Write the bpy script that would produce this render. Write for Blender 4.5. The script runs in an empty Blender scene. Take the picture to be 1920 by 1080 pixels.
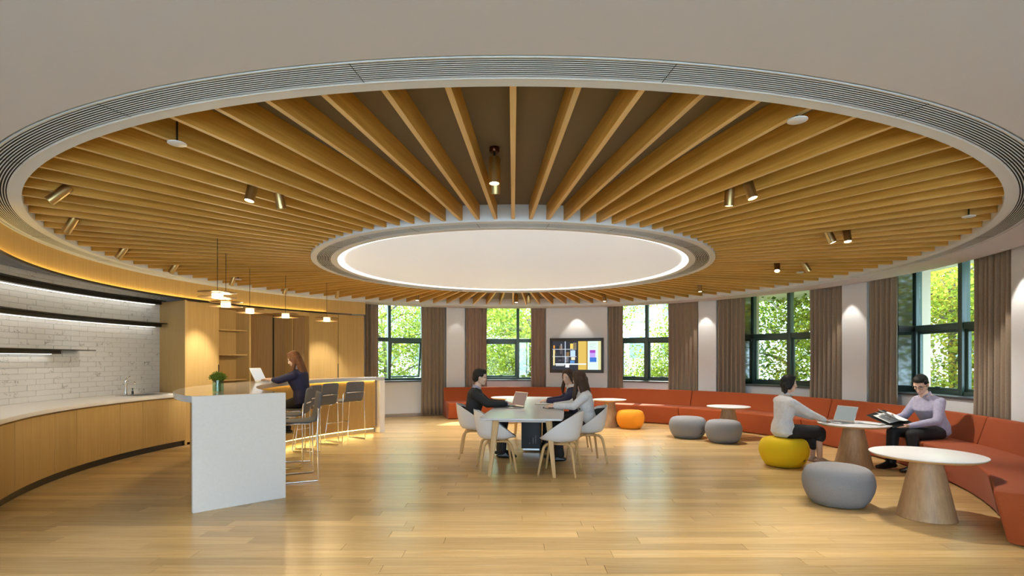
import bpy, bmesh, math, random
import numpy as np
from mathutils import Vector, Matrix, Euler
PI = math.pi
R = math.radians
random.seed(7)
SC = bpy.context.scene
COL = SC.collection

# ------------------------------------------------------------------ camera
# world origin: floor point under the centre of the round ceiling, +Y towards the far windows
CAM_Y, CAM_H, FPX = -7.92, 1.45, 1018.0
cam_data = bpy.data.cameras.new('camera')
cam = bpy.data.objects.new('camera', cam_data)
COL.objects.link(cam)
cam.location = (0, CAM_Y, CAM_H)
cam.rotation_euler = (R(90), 0, 0)
cam_data.sensor_width = 36.0
cam_data.lens = FPX / 1920 * 36
cam_data.shift_x = -2.0 / 1920
cam_data.shift_y = 133.5 / 1920
cam_data.clip_start = 0.05
cam_data.clip_end = 300
SC.camera = cam

# ------------------------------------------------------------------ world, sun, exposure
world = bpy.data.worlds.new('world')
SC.world = world
world.use_nodes = True
bg = world.node_tree.nodes['Background']
bg.inputs['Color'].default_value = (0.60, 0.79, 1.0, 1)
bg.inputs['Strength'].default_value = 8.5
sun_data = bpy.data.lights.new('sun', 'SUN')
sun_data.energy = 13.0
sun_data.angle = R(1.0)
sun_data.color = (1.0, 0.93, 0.80)
sun = bpy.data.objects.new('sun', sun_data)
COL.objects.link(sun)
sun.location = (6, 20, 22)
sun.rotation_euler = Vector((-0.30, -0.68, -0.66)).to_track_quat('-Z', 'Y').to_euler()
vs = SC.view_settings
SC.display_settings.display_device = 'sRGB'
vs.view_transform = 'Standard'
vs.look = 'None'
vs.exposure = 0.45
vs.gamma = 1.0
vs.use_curve_mapping = False
cy = SC.cycles
cy.use_denoising = True
cy.max_bounces = 7
cy.diffuse_bounces = 4
cy.glossy_bounces = 4
cy.transmission_bounces = 6
cy.transparent_max_bounces = 12
cy.sample_clamp_indirect = 6.0
cy.caustics_reflective = False
cy.caustics_refractive = False
cy.blur_glossy = 0.5
cy.use_adaptive_sampling = True
cy.adaptive_threshold = 0.025

# ------------------------------------------------------------------ materials
MATS = {}
def mat(name, col=(.8,.8,.8), rough=.5, metal=0.0, emit=None, estr=1.0, spec=.5, coat=0.0, sheen=0.0):
    if name in MATS: return MATS[name]
    m = bpy.data.materials.new(name)
    m.use_nodes = True
    b = m.node_tree.nodes['Principled BSDF']
    b.inputs['Base Color'].default_value = (*col, 1)
    b.inputs['Roughness'].default_value = rough
    b.inputs['Metallic'].default_value = metal
    b.inputs['Specular IOR Level'].default_value = spec
    b.inputs['Coat Weight'].default_value = coat
    b.inputs['Sheen Weight'].default_value = sheen
    if emit is not None:
        b.inputs['Emission Color'].default_value = (*emit, 1)
        b.inputs['Emission Strength'].default_value = estr
    MATS[name] = m
    return m

def _n(m, t, **kw):
    n = m.node_tree.nodes.new(t)
    for k, v in kw.items(): setattr(n, k, v)
    return n
def _l(m, a, b): m.node_tree.links.new(a, b)

def ramp(m, fac, stops):
    r = _n(m, 'ShaderNodeValToRGB')
    e = r.color_ramp.elements
    while len(e) < len(stops): e.new(0.5)
    for i, (p, c) in enumerate(stops):
        e[i].position = p
        e[i].color = (*c, 1)
    _l(m, fac, r.inputs['Fac'])
    return r

def wood(name, dark, light, scale=(1.2, 22, 22), rough=.42, rnd='object', var=.25, bump=.05, spec=.4, coat=0.0):
    """streaky grain along local X; each piece gets its own tone"""
    if name in MATS: return MATS[name]
    m = mat(name, light, rough, spec=spec, coat=coat)
    b = m.node_tree.nodes['Principled BSDF']
    tc = _n(m, 'ShaderNodeTexCoord')
    oi = _n(m, 'ShaderNodeObjectInfo')
    gi = _n(m, 'ShaderNodeNewGeometry')
    src = oi.outputs['Random'] if rnd == 'object' else gi.outputs['Random Per Island']
    mul = _n(m, 'ShaderNodeMath', operation='MULTIPLY'); mul.inputs[1].default_value = 37.0
    _l(m, src, mul.inputs[0])
    add = _n(m, 'ShaderNodeVectorMath', operation='ADD')
    _l(m, tc.outputs['Object'], add.inputs[0]); _l(m, mul.outputs[0], add.inputs[1])
    mp = _n(m, 'ShaderNodeMapping'); mp.inputs['Scale'].default_value = scale
    _l(m, add.outputs[0], mp.inputs['Vector'])
    nz = _n(m, 'ShaderNodeTexNoise'); nz.inputs['Scale'].default_value = 1.6
    nz.inputs['Detail'].default_value = 6; nz.inputs['Roughness'].default_value = .62
    nz.inputs['Distortion'].default_value = .35
    _l(m, mp.outputs['Vector'], nz.inputs['Vector'])
    rp = ramp(m, nz.outputs['Fac'], [(.28, dark), (.72, light)])
    hv = _n(m, 'ShaderNodeHueSaturation')
    mr = _n(m, 'ShaderNodeMapRange')
    mr.inputs['To Min'].default_value = 1 - var; mr.inputs['To Max'].default_value = 1 + var * .6
    _l(m, src, mr.inputs['Value']); _l(m, mr.outputs['Result'], hv.inputs['Value'])
    _l(m, rp.outputs['Color'], hv.inputs['Color'])
    _l(m, hv.outputs['Color'], b.inputs['Base Color'])
    if bump:
        bp = _n(m, 'ShaderNodeBump'); bp.inputs['Strength'].default_value = bump; bp.inputs['Distance'].default_value = .01
        _l(m, nz.outputs['Fac'], bp.inputs['Height']); _l(m, bp.outputs['Normal'], b.inputs['Normal'])
    return m

def noisy(name, c1, c2, scale=30, rough=.8, bump=.2, stretch=(1,1,1), metal=0, sheen=0.0, dist=.004, spec=.3, detail=4):
    if name in MATS: return MATS[name]
    m = mat(name, c1, rough, metal, sheen=sheen, spec=spec)
    b = m.node_tree.nodes['Principled BSDF']
    tc = _n(m, 'ShaderNodeTexCoord')
    mp = _n(m, 'ShaderNodeMapping'); mp.inputs['Scale'].default_value = stretch
    _l(m, tc.outputs['Object'], mp.inputs['Vector'])
    nz = _n(m, 'ShaderNodeTexNoise'); nz.inputs['Scale'].default_value = scale; nz.inputs['Detail'].default_value = detail
    _l(m, mp.outputs['Vector'], nz.inputs['Vector'])
    rp = ramp(m, nz.outputs['Fac'], [(.3, c1), (.7, c2)])
    _l(m, rp.outputs['Color'], b.inputs['Base Color'])
    if bump:
        bp = _n(m, 'ShaderNodeBump'); bp.inputs['Strength'].default_value = bump; bp.inputs['Distance'].default_value = dist
        _l(m, nz.outputs['Fac'], bp.inputs['Height']); _l(m, bp.outputs['Normal'], b.inputs['Normal'])
    return m

def emitter(name, col, strength):
    if name in MATS: return MATS[name]
    m = bpy.data.materials.new(name); m.use_nodes = True
    nt = m.node_tree; nt.nodes.clear()
    e = nt.nodes.new('ShaderNodeEmission'); o = nt.nodes.new('ShaderNodeOutputMaterial')
    e.inputs['Color'].default_value = (*col, 1); e.inputs['Strength'].default_value = strength
    nt.links.new(e.outputs[0], o.inputs[0])
    MATS[name] = m
    return m

def pane_glass(name, tint=(.93,.97,.96), refl=.07, rough=.02):
    if name in MATS: return MATS[name]
    m = bpy.data.materials.new(name); m.use_nodes = True
    nt = m.node_tree; nt.nodes.clear()
    t = nt.nodes.new('ShaderNodeBsdfTransparent'); t.inputs['Color'].default_value = (*tint, 1)
    g = nt.nodes.new('ShaderNodeBsdfGlossy'); g.inputs['Roughness'].default_value = rough
    mx = nt.nodes.new('ShaderNodeMixShader'); mx.inputs[0].default_value = refl
    o = nt.nodes.new('ShaderNodeOutputMaterial')
    nt.links.new(t.outputs[0], mx.inputs[1]); nt.links.new(g.outputs[0], mx.inputs[2]); nt.links.new(mx.outputs[0], o.inputs[0])
    MATS[name] = m
    return m

def marble(name):
    m = mat(name, (.8,.8,.8), .22, spec=.5)
    b = m.node_tree.nodes['Principled BSDF']
    tc = _n(m, 'ShaderNodeTexCoord'); oi = _n(m, 'ShaderNodeObjectInfo')
    mul = _n(m, 'ShaderNodeMath', operation='MULTIPLY'); mul.inputs[1].default_value = 53.0
    _l(m, oi.outputs['Random'], mul.inputs[0])
    add = _n(m, 'ShaderNodeVectorMath', operation='ADD')
    _l(m, tc.outputs['Object'], add.inputs[0]); _l(m, mul.outputs[0], add.inputs[1])
    nz = _n(m, 'ShaderNodeTexNoise'); nz.inputs['Scale'].default_value = 9; nz.inputs['Detail'].default_value = 5
    nz.inputs['Distortion'].default_value = 1.6
    _l(m, add.outputs[0], nz.inputs['Vector'])
    sb = _n(m, 'ShaderNodeMath', operation='SUBTRACT'); sb.inputs[1].default_value = .5
    _l(m, nz.outputs['Fac'], sb.inputs[0])
    ab = _n(m, 'ShaderNodeMath', operation='ABSOLUTE'); _l(m, sb.outputs[0], ab.inputs[0])
    n2 = _n(m, 'ShaderNodeTexNoise'); n2.inputs['Scale'].default_value = 5
    _l(m, add.outputs[0], n2.inputs['Vector'])
    veins = ramp(m, ab.outputs[0], [(0.0, (.20,.19,.185)), (.028, (.66,.66,.66))])
    msk = ramp(m, n2.outputs['Fac'], [(.58, (0,0,0)), (.66, (1,1,1))])
    mx = _n(m, 'ShaderNodeMixRGB'); mx.inputs[1].default_value = (.66,.66,.66,1)
    _l(m, msk.outputs['Color'], mx.inputs[0]); _l(m, veins.outputs['Color'], mx.inputs[2])
    _l(m, mx.outputs[0], b.inputs['Base Color'])
    return m

M_PAINT = mat('white_paint', (.645,.635,.69), .85, spec=.2)
M_RING = mat('ring_paint', (.72,.745,.78), .6, spec=.3)
M_WALLPAPER = noisy('wallpaper', (.70,.715,.735), (.76,.775,.795), 60, .85, .25, (1,1,9))
M_CREAM = mat('cream_render', (.52,.45,.34), .8)
M_SLAB = mat('taupe_slab', (.19,.155,.12), .7)
M_OAK_BOUNCE = wood('slat_oak_bounce_lit', (.70,.48,.21), (.82,.60,.32), (1.0,26,26), .5, var=.08, bump=0, spec=.25)  # paler oak for slat undersides, floor bounce light painted into the colour
M_OAKC = wood('slat_oak', (.52,.265,.040), (.74,.415,.095), (1.0,26,26), .5, var=.12, spec=.25)
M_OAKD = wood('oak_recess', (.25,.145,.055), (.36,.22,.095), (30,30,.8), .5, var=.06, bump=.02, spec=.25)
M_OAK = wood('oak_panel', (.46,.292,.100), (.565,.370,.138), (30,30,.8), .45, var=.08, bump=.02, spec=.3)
M_FLOOR = wood('floor_oak', (.50,.325,.130), (.65,.455,.210), (1.1,20,20), .27, var=.20, bump=.03, spec=.45)
M_FLOOR2 = wood('floor_oak_far', (.50,.325,.130), (.65,.455,.210), (1.1,20,20), .27, rnd='island', var=.20, bump=.03, spec=.45)
M_ASH = wood('ash_legs', (.55,.33,.13), (.70,.46,.21), (14,14,1.2), .45, var=.08, bump=.0)
M_CONE = wood('cone_oak', (.36,.215,.105), (.52,.33,.17), (20,20,1.2), .45, var=.06, bump=.02)
M_JOINT = mat('floor_joint', (.20,.12,.05), .8)
M_BRASS = mat('brushed_brass', (.52,.38,.17), .32, 1.0)
M_BRASSD = mat('bronze_disc', (.40,.26,.12), .35, .9)
M_BLACK = mat('black_metal', (.012,.011,.01), .3, spec=.5)
M_CHROME = mat('chrome', (.82,.82,.82), .14, 1.0)
M_STEEL = mat('steel', (.55,.55,.55), .3, 1.0)
M_BARTOP = mat('top_reflection_grey', (.50,.50,.51), .10, spec=.6)  # white top greyed, its dark reflections put into the colour
M_SOLID = noisy('white_solid_surface', (.86,.83,.79), (.89,.86,.82), 40, .30, 0, spec=.5)
M_DARK = mat('dark_void', (.02,.018,.015), .9)
M_CURT = noisy('taupe_curtain', (.255,.190,.130), (.32,.24,.17), 160, .9, .15, (1,1,.3), sheen=.2)
M_CURT2 = noisy('taupe_curtain_rosy', (.29,.195,.145), (.36,.25,.19), 160, .9, .15, (1,1,.3), sheen=.2)
M_SOFA = noisy('orange_fabric', (.28,.052,.011), (.34,.072,.016), 220, .85, .12, sheen=.06)
M_TEAL = mat('green_frame', (.055,.100,.085), .35, spec=.5)
M_STONE = mat('sill_stone', (.07,.07,.075), .35)
M_PANE = pane_glass('window_pane')
M_DGLASS = mat('dark_glass', (.012,.018,.014), .06, spec=.9)
M_WHITEP = mat('white_plastic', (.74,.74,.75), .35)
M_CHAR = noisy('charcoal_felt', (.022,.024,.028), (.04,.043,.048), 200, .9, .1)
M_STOOL = noisy('stool_grey', (.125,.125,.13), (.155,.155,.16), 200, .75, .1)
M_GREYF = noisy('grey_knit', (.20,.20,.215), (.27,.27,.285), 120, .9, .3, (1,1,5))
M_YELF = noisy('yellow_knit', (.72,.47,.005), (.80,.55,.012), 120, .85, .2, (1,1,5))
M_ORGF = noisy('amber_knit', (.70,.24,.012), (.80,.30,.02), 120, .85, .2, (1,1,5))
M_WTOP = mat('white_laminate', (.72,.72,.73), .3)
M_GTOP = mat('grey_laminate', (.62,.63,.65), .28)
M_SKIN = mat('skin', (.72,.47,.34), .5)
M_HAIRB = mat('black_hair', (.012,.010,.009), .6, spec=.3)
M_HAIRR = noisy('auburn_hair', (.06,.020,.008), (.24,.09,.025), 60, .6, .2, (3,3,.4))
M_HAIRD = noisy('dark_brown_hair', (.03,.016,.010), (.075,.038,.02), 60, .6, .2, (3,3,.4))
M_SUIT = mat('black_suit', (.012,.012,.014), .75)
M_NAVY = mat('navy_jacket', (.016,.016,.055), .75)
M_WSHIRT = noisy('white_blouse', (.60,.60,.61), (.68,.68,.69), 25, .8, .3, dist=.01)
M_LILAC = noisy('lilac_shirt', (.33,.31,.42), (.40,.38,.50), 25, .8, .3, dist=.01)
M_LEATH = mat('black_leather', (.010,.010,.010), .35)
M_PAPER = mat('paper', (.80,.80,.79), .8)
def leafy(name, col):
    m = bpy.data.materials.new(name); m.use_nodes = True
    nt = m.node_tree; nt.nodes.clear()
    gi = nt.nodes.new('ShaderNodeNewGeometry'); hv = nt.nodes.new('ShaderNodeHueSaturation'); mr = nt.nodes.new('ShaderNodeMapRange')
    mr.inputs['To Min'].default_value = .55; mr.inputs['To Max'].default_value = 1.35
    nt.links.new(gi.outputs['Random Per Island'], mr.inputs['Value']); nt.links.new(mr.outputs['Result'], hv.inputs['Value'])
    hv.inputs['Color'].default_value = (*col, 1)
    d = nt.nodes.new('ShaderNodeBsdfDiffuse'); t = nt.nodes.new('ShaderNodeBsdfTranslucent'); mx = nt.nodes.new('ShaderNodeMixShader'); o = nt.nodes.new('ShaderNodeOutputMaterial')
    mx.inputs[0].default_value = .4
    nt.links.new(hv.outputs['Color'], d.inputs['Color']); nt.links.new(hv.outputs['Color'], t.inputs['Color'])
    nt.links.new(d.outputs[0], mx.inputs[1]); nt.links.new(t.outputs[0], mx.inputs[2]); nt.links.new(mx.outputs[0], o.inputs[0])
    return m
M_LEAF = [leafy('leaf_%s' % n, c) for n, c in (('lime', (.38,.43,.055)), ('mid', (.22,.29,.04)), ('dark', (.10,.16,.03)), ('gold', (.44,.34,.055)))]
M_BARK = noisy('bark', (.10,.075,.05), (.18,.14,.10), 20, .9, .3)
M_GRASS = noisy('lawn', (.16,.26,.05), (.24,.34,.08), 8, .9, 0)
M_MARBLE = marble('marble_tile')
M_GROUT = mat('grout', (.52,.52,.51), .9)
E_WARM = emitter('led_warm', (1.0,.70,.20), 15.0)
E_WHITE = emitter('led_white', (1.0,.96,.88), 9.0)
E_LENS = emitter('spot_lens', (1.0,.90,.70), 12.0)
E_PEND = emitter('pendant_glow', (1.0,.80,.42), 9.0)

# ------------------------------------------------------------------ helpers
def pol(r, a, z=0.0):
    """a in degrees, clockwise from +Y"""
    return Vector((r * math.sin(R(a)), r * math.cos(R(a)), z))

def setp(o, label=None, cat=None, group=None, kind=None):
    if label: o['label'] = label
    if cat: o['category'] = cat
    if group: o['group'] = group
    if kind: o['kind'] = kind
    return o

def empty(name, loc=(0,0,0), rz=0.0, label=None, cat=None, group=None, kind=None):
    o = bpy.data.objects.new(name, None)
    COL.objects.link(o)
    o.empty_display_size = .05
    o.location = loc
    o.rotation_euler = (0, 0, rz)
    return setp(o, label, cat, group, kind)

def link_mesh(name, me, parent=None, loc=None, rot=None):
    o = bpy.data.objects.new(name, me)
    COL.objects.link(o)
    if parent: o.parent = parent
    if loc is not None: o.location = loc
    if rot is not None: o.rotation_euler = rot
    return o

def copy_tree(o, parent=None):
    c = o.copy(); COL.objects.link(c); c.parent = parent
    for ch in list(o.children): copy_tree(ch, c)
    return c

class MB:
    def __init__(s): s.v = []; s.f = []; s.mi = []; s.cur = 0
    def add(s, vs, fs):
        b = len(s.v)
        s.v += [tuple(p) for p in vs]
        for f in fs: s.f.append(tuple(i + b for i in f)); s.mi.append(s.cur)
        return s
    def box(s, c, d, rz=0.0, m=None):
        x, y, z = d[0]/2, d[1]/2, d[2]/2
        vs = [Vector(p) for p in ((-x,-y,-z),(x,-y,-z),(x,y,-z),(-x,y,-z),(-x,-y,z),(x,-y,z),(x,y,z),(-x,y,z))]
        M = m if m is not None else Matrix.Rotation(rz, 3, 'Z')
        vs = [M @ v + Vector(c) for v in vs]
        return s.add(vs, [(0,3,2,1),(4,5,6,7),(0,1,5,4),(1,2,6,5),(2,3,7,6),(3,0,4,7)])
    def rings(s, rs, cap=True, closed=False):
        n = len(rs[0]); vs = [p for r in rs for p in r]; fs = []
        k = len(rs)
        for i in range(k if closed else k - 1):
            j = (i + 1) % k
            for a in range(n):
                b = (a + 1) % n
                fs.append((i*n+a, i*n+b, j*n+b, j*n+a))
        if cap and not closed:
            fs.append(tuple(range(n))[::-1]); fs.append(tuple((k-1)*n + a for a in range(n)))
        return s.add(vs, fs)
    def sweep(s, prof, a0, a1, n=24, full=False):
        """closed (r,z) profile swept round the vertical axis through the origin, angles in degrees"""
        rs = []
        for i in range(n if full else n + 1):
            a = a0 + (a1 - a0) * i / n
            rs.append([pol(r, a, z) for r, z in prof])
        return s.rings(rs, cap=not full, closed=full)
    def lathe(s, prof, n=32, c=(0,0,0)):
        """open (r,z) profile from the bottom axis to the top axis"""
        c = Vector(c); rs = []
        for r, z in prof:
            rs.append([c + Vector((max(r,1e-4)*math.cos(2*PI*k/n), max(r,1e-4)*math.sin(2*PI*k/n), z)) for k in range(n)])
        return s.rings(rs, cap=True)
    def tube(s, pts, rad, n=8, cap=True, closed=False):
        pts = [Vector(p) for p in pts]
        k = len(pts); rs = []
        rad = rad if isinstance(rad, (list, tuple)) else [rad] * k
        up = None
        for i, p in enumerate(pts):
            if closed: t = pts[(i+1) % k] - pts[i-1]
            else: t = pts[min(i+1, k-1)] - pts[max(i-1, 0)]
            t.normalize()
            if up is None:
                up = t.orthogonal().normalized()
            up = (up - t * up.dot(t))
            if up.length < 1e-5: up = t.orthogonal()
            up.normalize()
            w = t.cross(up)
            rs.append([p + (up * math.cos(2*PI*a/n) + w * math.sin(2*PI*a/n)) * rad[i] for a in range(n)])
        return s.rings(rs, cap=cap, closed=closed)
    def ell(s, c, d, rot=None, n=14, k=9):
        c = Vector(c); M = rot if rot is not None else Matrix.Identity(3)
        rs = []
        for i in range(k + 1):
            t = -PI/2 + PI * i / k
            t = max(min(t, PI/2 - .02), -PI/2 + .02)
            rs.append([c + M @ Vector((d[0]*math.cos(t)*math.cos(2*PI*a/n), d[1]*math.cos(t)*math.sin(2*PI*a/n), d[2]*math.sin(t))) for a in range(n)])
        return s.rings(rs)
    def cap(s, p0, p1, r0, r1, n=12, fl=1.0, side=None):
        """tapered capsule with round ends; fl flattens it along `side`"""
        p0, p1 = Vector(p0), Vector(p1)
        t = (p1 - p0); L = t.length
        t = t / L if L > 1e-6 else Vector((0,0,1))
        u = (Vector(side) - t * t.dot(Vector(side))).normalized() if side is not None else t.orthogonal().normalized()
        w = t.cross(u); rs = []
        for q in (-80, -55, -28, 0):
            a = R(q); c = p0 + t * r0 * math.sin(a); rr = r0 * math.cos(a)
            rs.append([c + (u*math.cos(2*PI*k/n)*fl + w*math.sin(2*PI*k/n)) * rr for k in range(n)])
        for q in (0, 28, 55, 80):
            a = R(q); c = p1 + t * r1 * math.sin(a); rr = r1 * math.cos(a)
            rs.append([c + (u*math.cos(2*PI*k/n)*fl + w*math.sin(2*PI*k/n)) * rr for k in range(n)])
        return s.rings(rs)
    def mesh(s, name, mats, smooth=False, bevel=0.0, seg=2, auto=None):
        me = bpy.data.meshes.new(name)
        me.from_pydata(s.v, [], s.f)
        mats = mats if isinstance(mats, (list, tuple)) else [mats]
        for m in mats: me.materials.append(m)
        if len(mats) > 1: me.polygons.foreach_set('material_index', s.mi)
        bm = bmesh.new(); bm.from_mesh(me)
        bmesh.ops.recalc_face_normals(bm, faces=bm.faces)
        if bevel:
            es = [e for e in bm.edges if len(e.link_faces) == 2 and e.calc_face_angle(0) > R(35)]
            bmesh.ops.bevel(bm, geom=es, offset=bevel, segments=seg, affect='EDGES', profile=.6, clamp_overlap=True)
        bm.to_mesh(me); bm.free()
        if smooth or auto or bevel:
            me.polygons.foreach_set('use_smooth', [True] * len(me.polygons))
            if not smooth:
                me.set_sharp_from_angle(angle=R(auto or 40))
        me.update()
        return me
    def obj(s, name, mats, parent=None, smooth=False, bevel=0.0, seg=2, auto=None, loc=None, rot=None):
        return link_mesh(name, s.mesh(name, mats, smooth, bevel, seg, auto), parent, loc, rot)

def rect(r0, r1, z0, z1): return [(r0,z0),(r1,z0),(r1,z1),(r0,z1)]

def round_poly(pts, rad, n=4):
    out = []
    k = len(pts)
    for i in range(k):
        p = Vector(pts[i]); a = Vector(pts[i-1]) - p; b = Vector(pts[(i+1) % k]) - p
        d = min(rad, a.length*.45, b.length*.45)
        p0 = p + a.normalized()*d; p1 = p + b.normalized()*d
        for j in range(n + 1):
            t = j / n
            q = p0*(1-t)**2 + p*2*t*(1-t) + p1*t*t
            out.append((q[0], q[1]))
    return out

def spline(pts, n=6):
    """Catmull-Rom through points"""
    P = [Vector(p) for p in pts]; out = []
    for i in range(len(P) - 1):
        p0 = P[max(i-1,0)]; p1 = P[i]; p2 = P[i+1]; p3 = P[min(i+2, len(P)-1)]
        for j in range(n):
            t = j / n
            out.append(.5*((2*p1) + (p2-p0)*t + (2*p0-5*p1+4*p2-p3)*t*t + (3*p1-p0-3*p2+p3)*t**3))
    out.append(P[-1])
    return out

def spot_light(name, parent, loc, target, watts, angle, blend=.6, col=(1,.92,.80), size=.03):
    d = bpy.data.lights.new(name, 'SPOT')
    d.energy = watts; d.spot_size = R(angle); d.spot_blend = blend; d.color = col; d.shadow_soft_size = size
    o = bpy.data.objects.new(name, d); COL.objects.link(o)
    loc = Vector(loc)
    q = (Vector(target) - loc).to_track_quat('-Z', 'Y')
    o.location = loc; o.rotation_euler = q.to_euler()
    if parent:
        o.parent = parent
        bpy.context.view_layer.update()
        o.matrix_parent_inverse = parent.matrix_world.inverted()
    return o
# ================================================================== SHELL
ZC = 2.759          # ceiling height
R_LIP, R_GR0, R_GR1, R_GOUT = 5.315, 5.389, 5.563, 5.585
R_IN = 2.767        # outer edge of the inner ring
ZSLAB = 2.92
Y_BACK = -12.0
R_WALL, R_FRAME, R_OUT = 6.42, 6.72, 7.05

# ---- floor with planks -------------------------------------------------
floor = MB().box((0, -2.4, -.06), (15.2, 20.2, .10)).obj('floor', M_JOINT)
setp(floor, 'pale oak plank floor running across the whole round room', 'floor', kind='structure')
PW, PL = .15, 1.55
plank_me = MB().box((0, 0, -.0045), (PL - .0022, PW - .0020, .011)).mesh('plank', M_FLOOR, bevel=.0012, seg=1)
rng = random.Random(3)
planks = []
row = 0
y = Y_BACK + .1
while y < 6.75:
    off = rng.random() * PL
    x = -7.0 + off - PL
    while x < 7.2:
        planks.append((x + PL/2, y + PW/2))
        x += PL
    y += PW
def in_view(p):
    Y = p[1] - CAM_Y
    if Y < 3.45: return False
    lim = .985 * Y + .6
    return abs(p[0]) < lim and math.hypot(*p) < 6.4 + (PL if p[1] < 0 else 0)
near = sorted([p for p in planks if in_view(p)], key=lambda p: p[1])[:300]
nset = set(near)
for p in near:
    link_mesh('plank', plank_me, floor, (p[0], p[1], 0))
far = MB()
for p in planks:
    if p in nset or math.hypot(*p) > 7.9 and p[1] > -6: continue
    far.box((p[0], p[1], -.0045), (PL - .0022, PW - .0020, .011))
fo = far.obj('planks_further_off', M_FLOOR2, floor)
setp(fo, kind='stuff')

# ---- ceiling -----------------------------------------------------------
def r_outer(a):
    """outer boundary of the flat ceiling"""
    a = (a + 180) % 360 - 180
    if -36 < a < 128: return 6.10
    if -128 <= a <= -36: return 6.62
    s, c = math.sin(R(a)), math.cos(R(a))
    lim = []
    if c < 0: lim.append((Y_BACK) / c)
    if abs(s) > 1e-4: lim.append(6.9 / abs(s))
    return max(min(lim), 5.7)
mb = MB()
rs = []
NA = 288
for i in range(NA):
    a = 360 * i / NA
    ro = r_outer(a)
    rs.append([pol(R_GOUT, a, ZC), pol(ro, a, ZC), pol(ro, a, ZC + .045), pol(R_GOUT, a, ZC + .045)])
mb.rings(rs, closed=True)
ceiling = mb.obj('ceiling', M_PAINT)
setp(ceiling, 'flat pale grey plaster ceiling around the round slatted recess', 'ceiling', kind='structure')
# recess: lip, dark slab, inner drum
MB().sweep([(R_LIP, ZC), (R_GR0, ZC), (R_GR0, ZC+.03), (R_LIP+.03, ZC+.03), (R_LIP+.03, ZSLAB+.02), (R_LIP, ZSLAB+.02)], 0, 360, 192, True).obj('recess_lip', M_RING, ceiling, auto=40)
MB().sweep(rect(R_IN - .05, R_LIP + .03, ZSLAB, ZSLAB + .03), 0, 360, 128, True).obj('recess_slab', M_SLAB, ceiling)
MB().sweep([(R_IN - .06, ZC), (R_IN, ZC), (R_IN, ZSLAB), (R_IN - .02, ZSLAB), (R_IN - .02, ZC+.03), (R_IN - .06, ZC+.03)], 0, 360, 160, True).obj('inner_drum', M_RING, ceiling, auto=40)
# radial timber slats
NS = 104
SL, SH, SW = R_LIP - R_IN - .004, ZSLAB - 2.777, .034
slat_me = MB().box((0, 0, 0), (SL, SW, SH)).mesh('slat', [M_OAKC, M_OAK_BOUNCE], bevel=.0015, seg=1)
for p_ in slat_me.polygons: p_.material_index = 1 if p_.normal.z < -.9 else 0  # undersides take the bounce-lightened oak
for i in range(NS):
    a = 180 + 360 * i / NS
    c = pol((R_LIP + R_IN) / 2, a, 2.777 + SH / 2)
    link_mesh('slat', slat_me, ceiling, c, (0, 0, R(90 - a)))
# roof over everything, keeps daylight out
roof = MB().box((0, -2.75, 3.12), (15.4, 19.7, .12)).obj('roof_slab', M_PAINT)
setp(roof, 'flat roof slab above the curtain pocket', 'roof', kind='structure')
MB().sweep(rect(5.6, R_OUT, 3.02, 3.06), -36, 128, 80).obj('pocket_top', M_PAINT, roof)

# ---- linear air grilles -----------------------------------------------
def grille(name, label, r0, r1, n, z, seg):
    e = empty(name, (0, 0, 0), 0, label, 'air grille')
    pitch = (r1 - r0) / n
    for k in range(n + 1):
        rc = r0 + pitch * k
        w = pitch * (.34 if 0 < k < n else .62)
        MB().sweep(rect(rc - w/2, rc + w/2, z, z + .0022), 0, 360, seg, True).obj('blade', M_RING, e)
    MB().sweep(rect(r0 - .004, r1 + .004, z + .013, z + .018), 0, 360, 128, True).obj('backing', M_DARK, e)
    MB().sweep(rect(r1 + .004, r1 + .010, z - .002, z + .05), 0, 360, 160, True).obj('outer_frame', M_RING, e)
    MB().sweep(rect(r0 - .010, r0 - .004, z - .002, z + .05), 0, 360, 160, True).obj('inner_frame', M_RING, e)
    jm = MB().box((0,0,0), (r1 - r0, .0025, .0015)).mesh('joint', M_DARK)
    for k in range(24):
        a = 7.5 + 15 * k
        link_mesh('joint', jm, e, pol((r0 + r1)/2, a, z - .0004), (0, 0, R(90 - a)))
    return e
grille('ring_grille', 'wide slotted air grille ring around the timber slats', R_GR0 + .008, R_GR1, 10, ZC, 256)
grille('small_ring_grille', 'small slotted air grille ring around the glowing white disc', 2.520, 2.696, 9, ZC, 160)
# ---- luminous disc -----------------------------------------------------
M_DISC = mat('disc_membrane', (.82,.81,.80), .6, emit=(.88,.94,1.0), estr=.24)
disc = empty('ceiling_disc_light', (0, 0, 0), 0, 'large round white ceiling disc with a glowing rim', 'ceiling light')
MB().lathe([(0, ZC+.012), (2.33, ZC+.012), (2.36, ZC+.03), (2.36, ZC+.05), (0, ZC+.05)], 128).obj('membrane', M_DISC, disc, auto=40)
MB().sweep(rect(2.365, 2.435, ZC+.02, ZC+.026), 0, 360, 160, True).obj('glow_strip', emitter('disc_rim', (1,.98,.93), 2.2), disc)
MB().sweep([(2.438, ZC), (2.508, ZC), (2.508, ZC+.05), (2.438, ZC+.05)], 0, 360, 160, True).obj('rim', M_RING, disc, auto=40)
MB().sweep(rect(2.33, 2.76, ZC+.06, ZC+.07), 0, 360, 96, True).obj('backing_tray', M_RING, disc)

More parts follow.
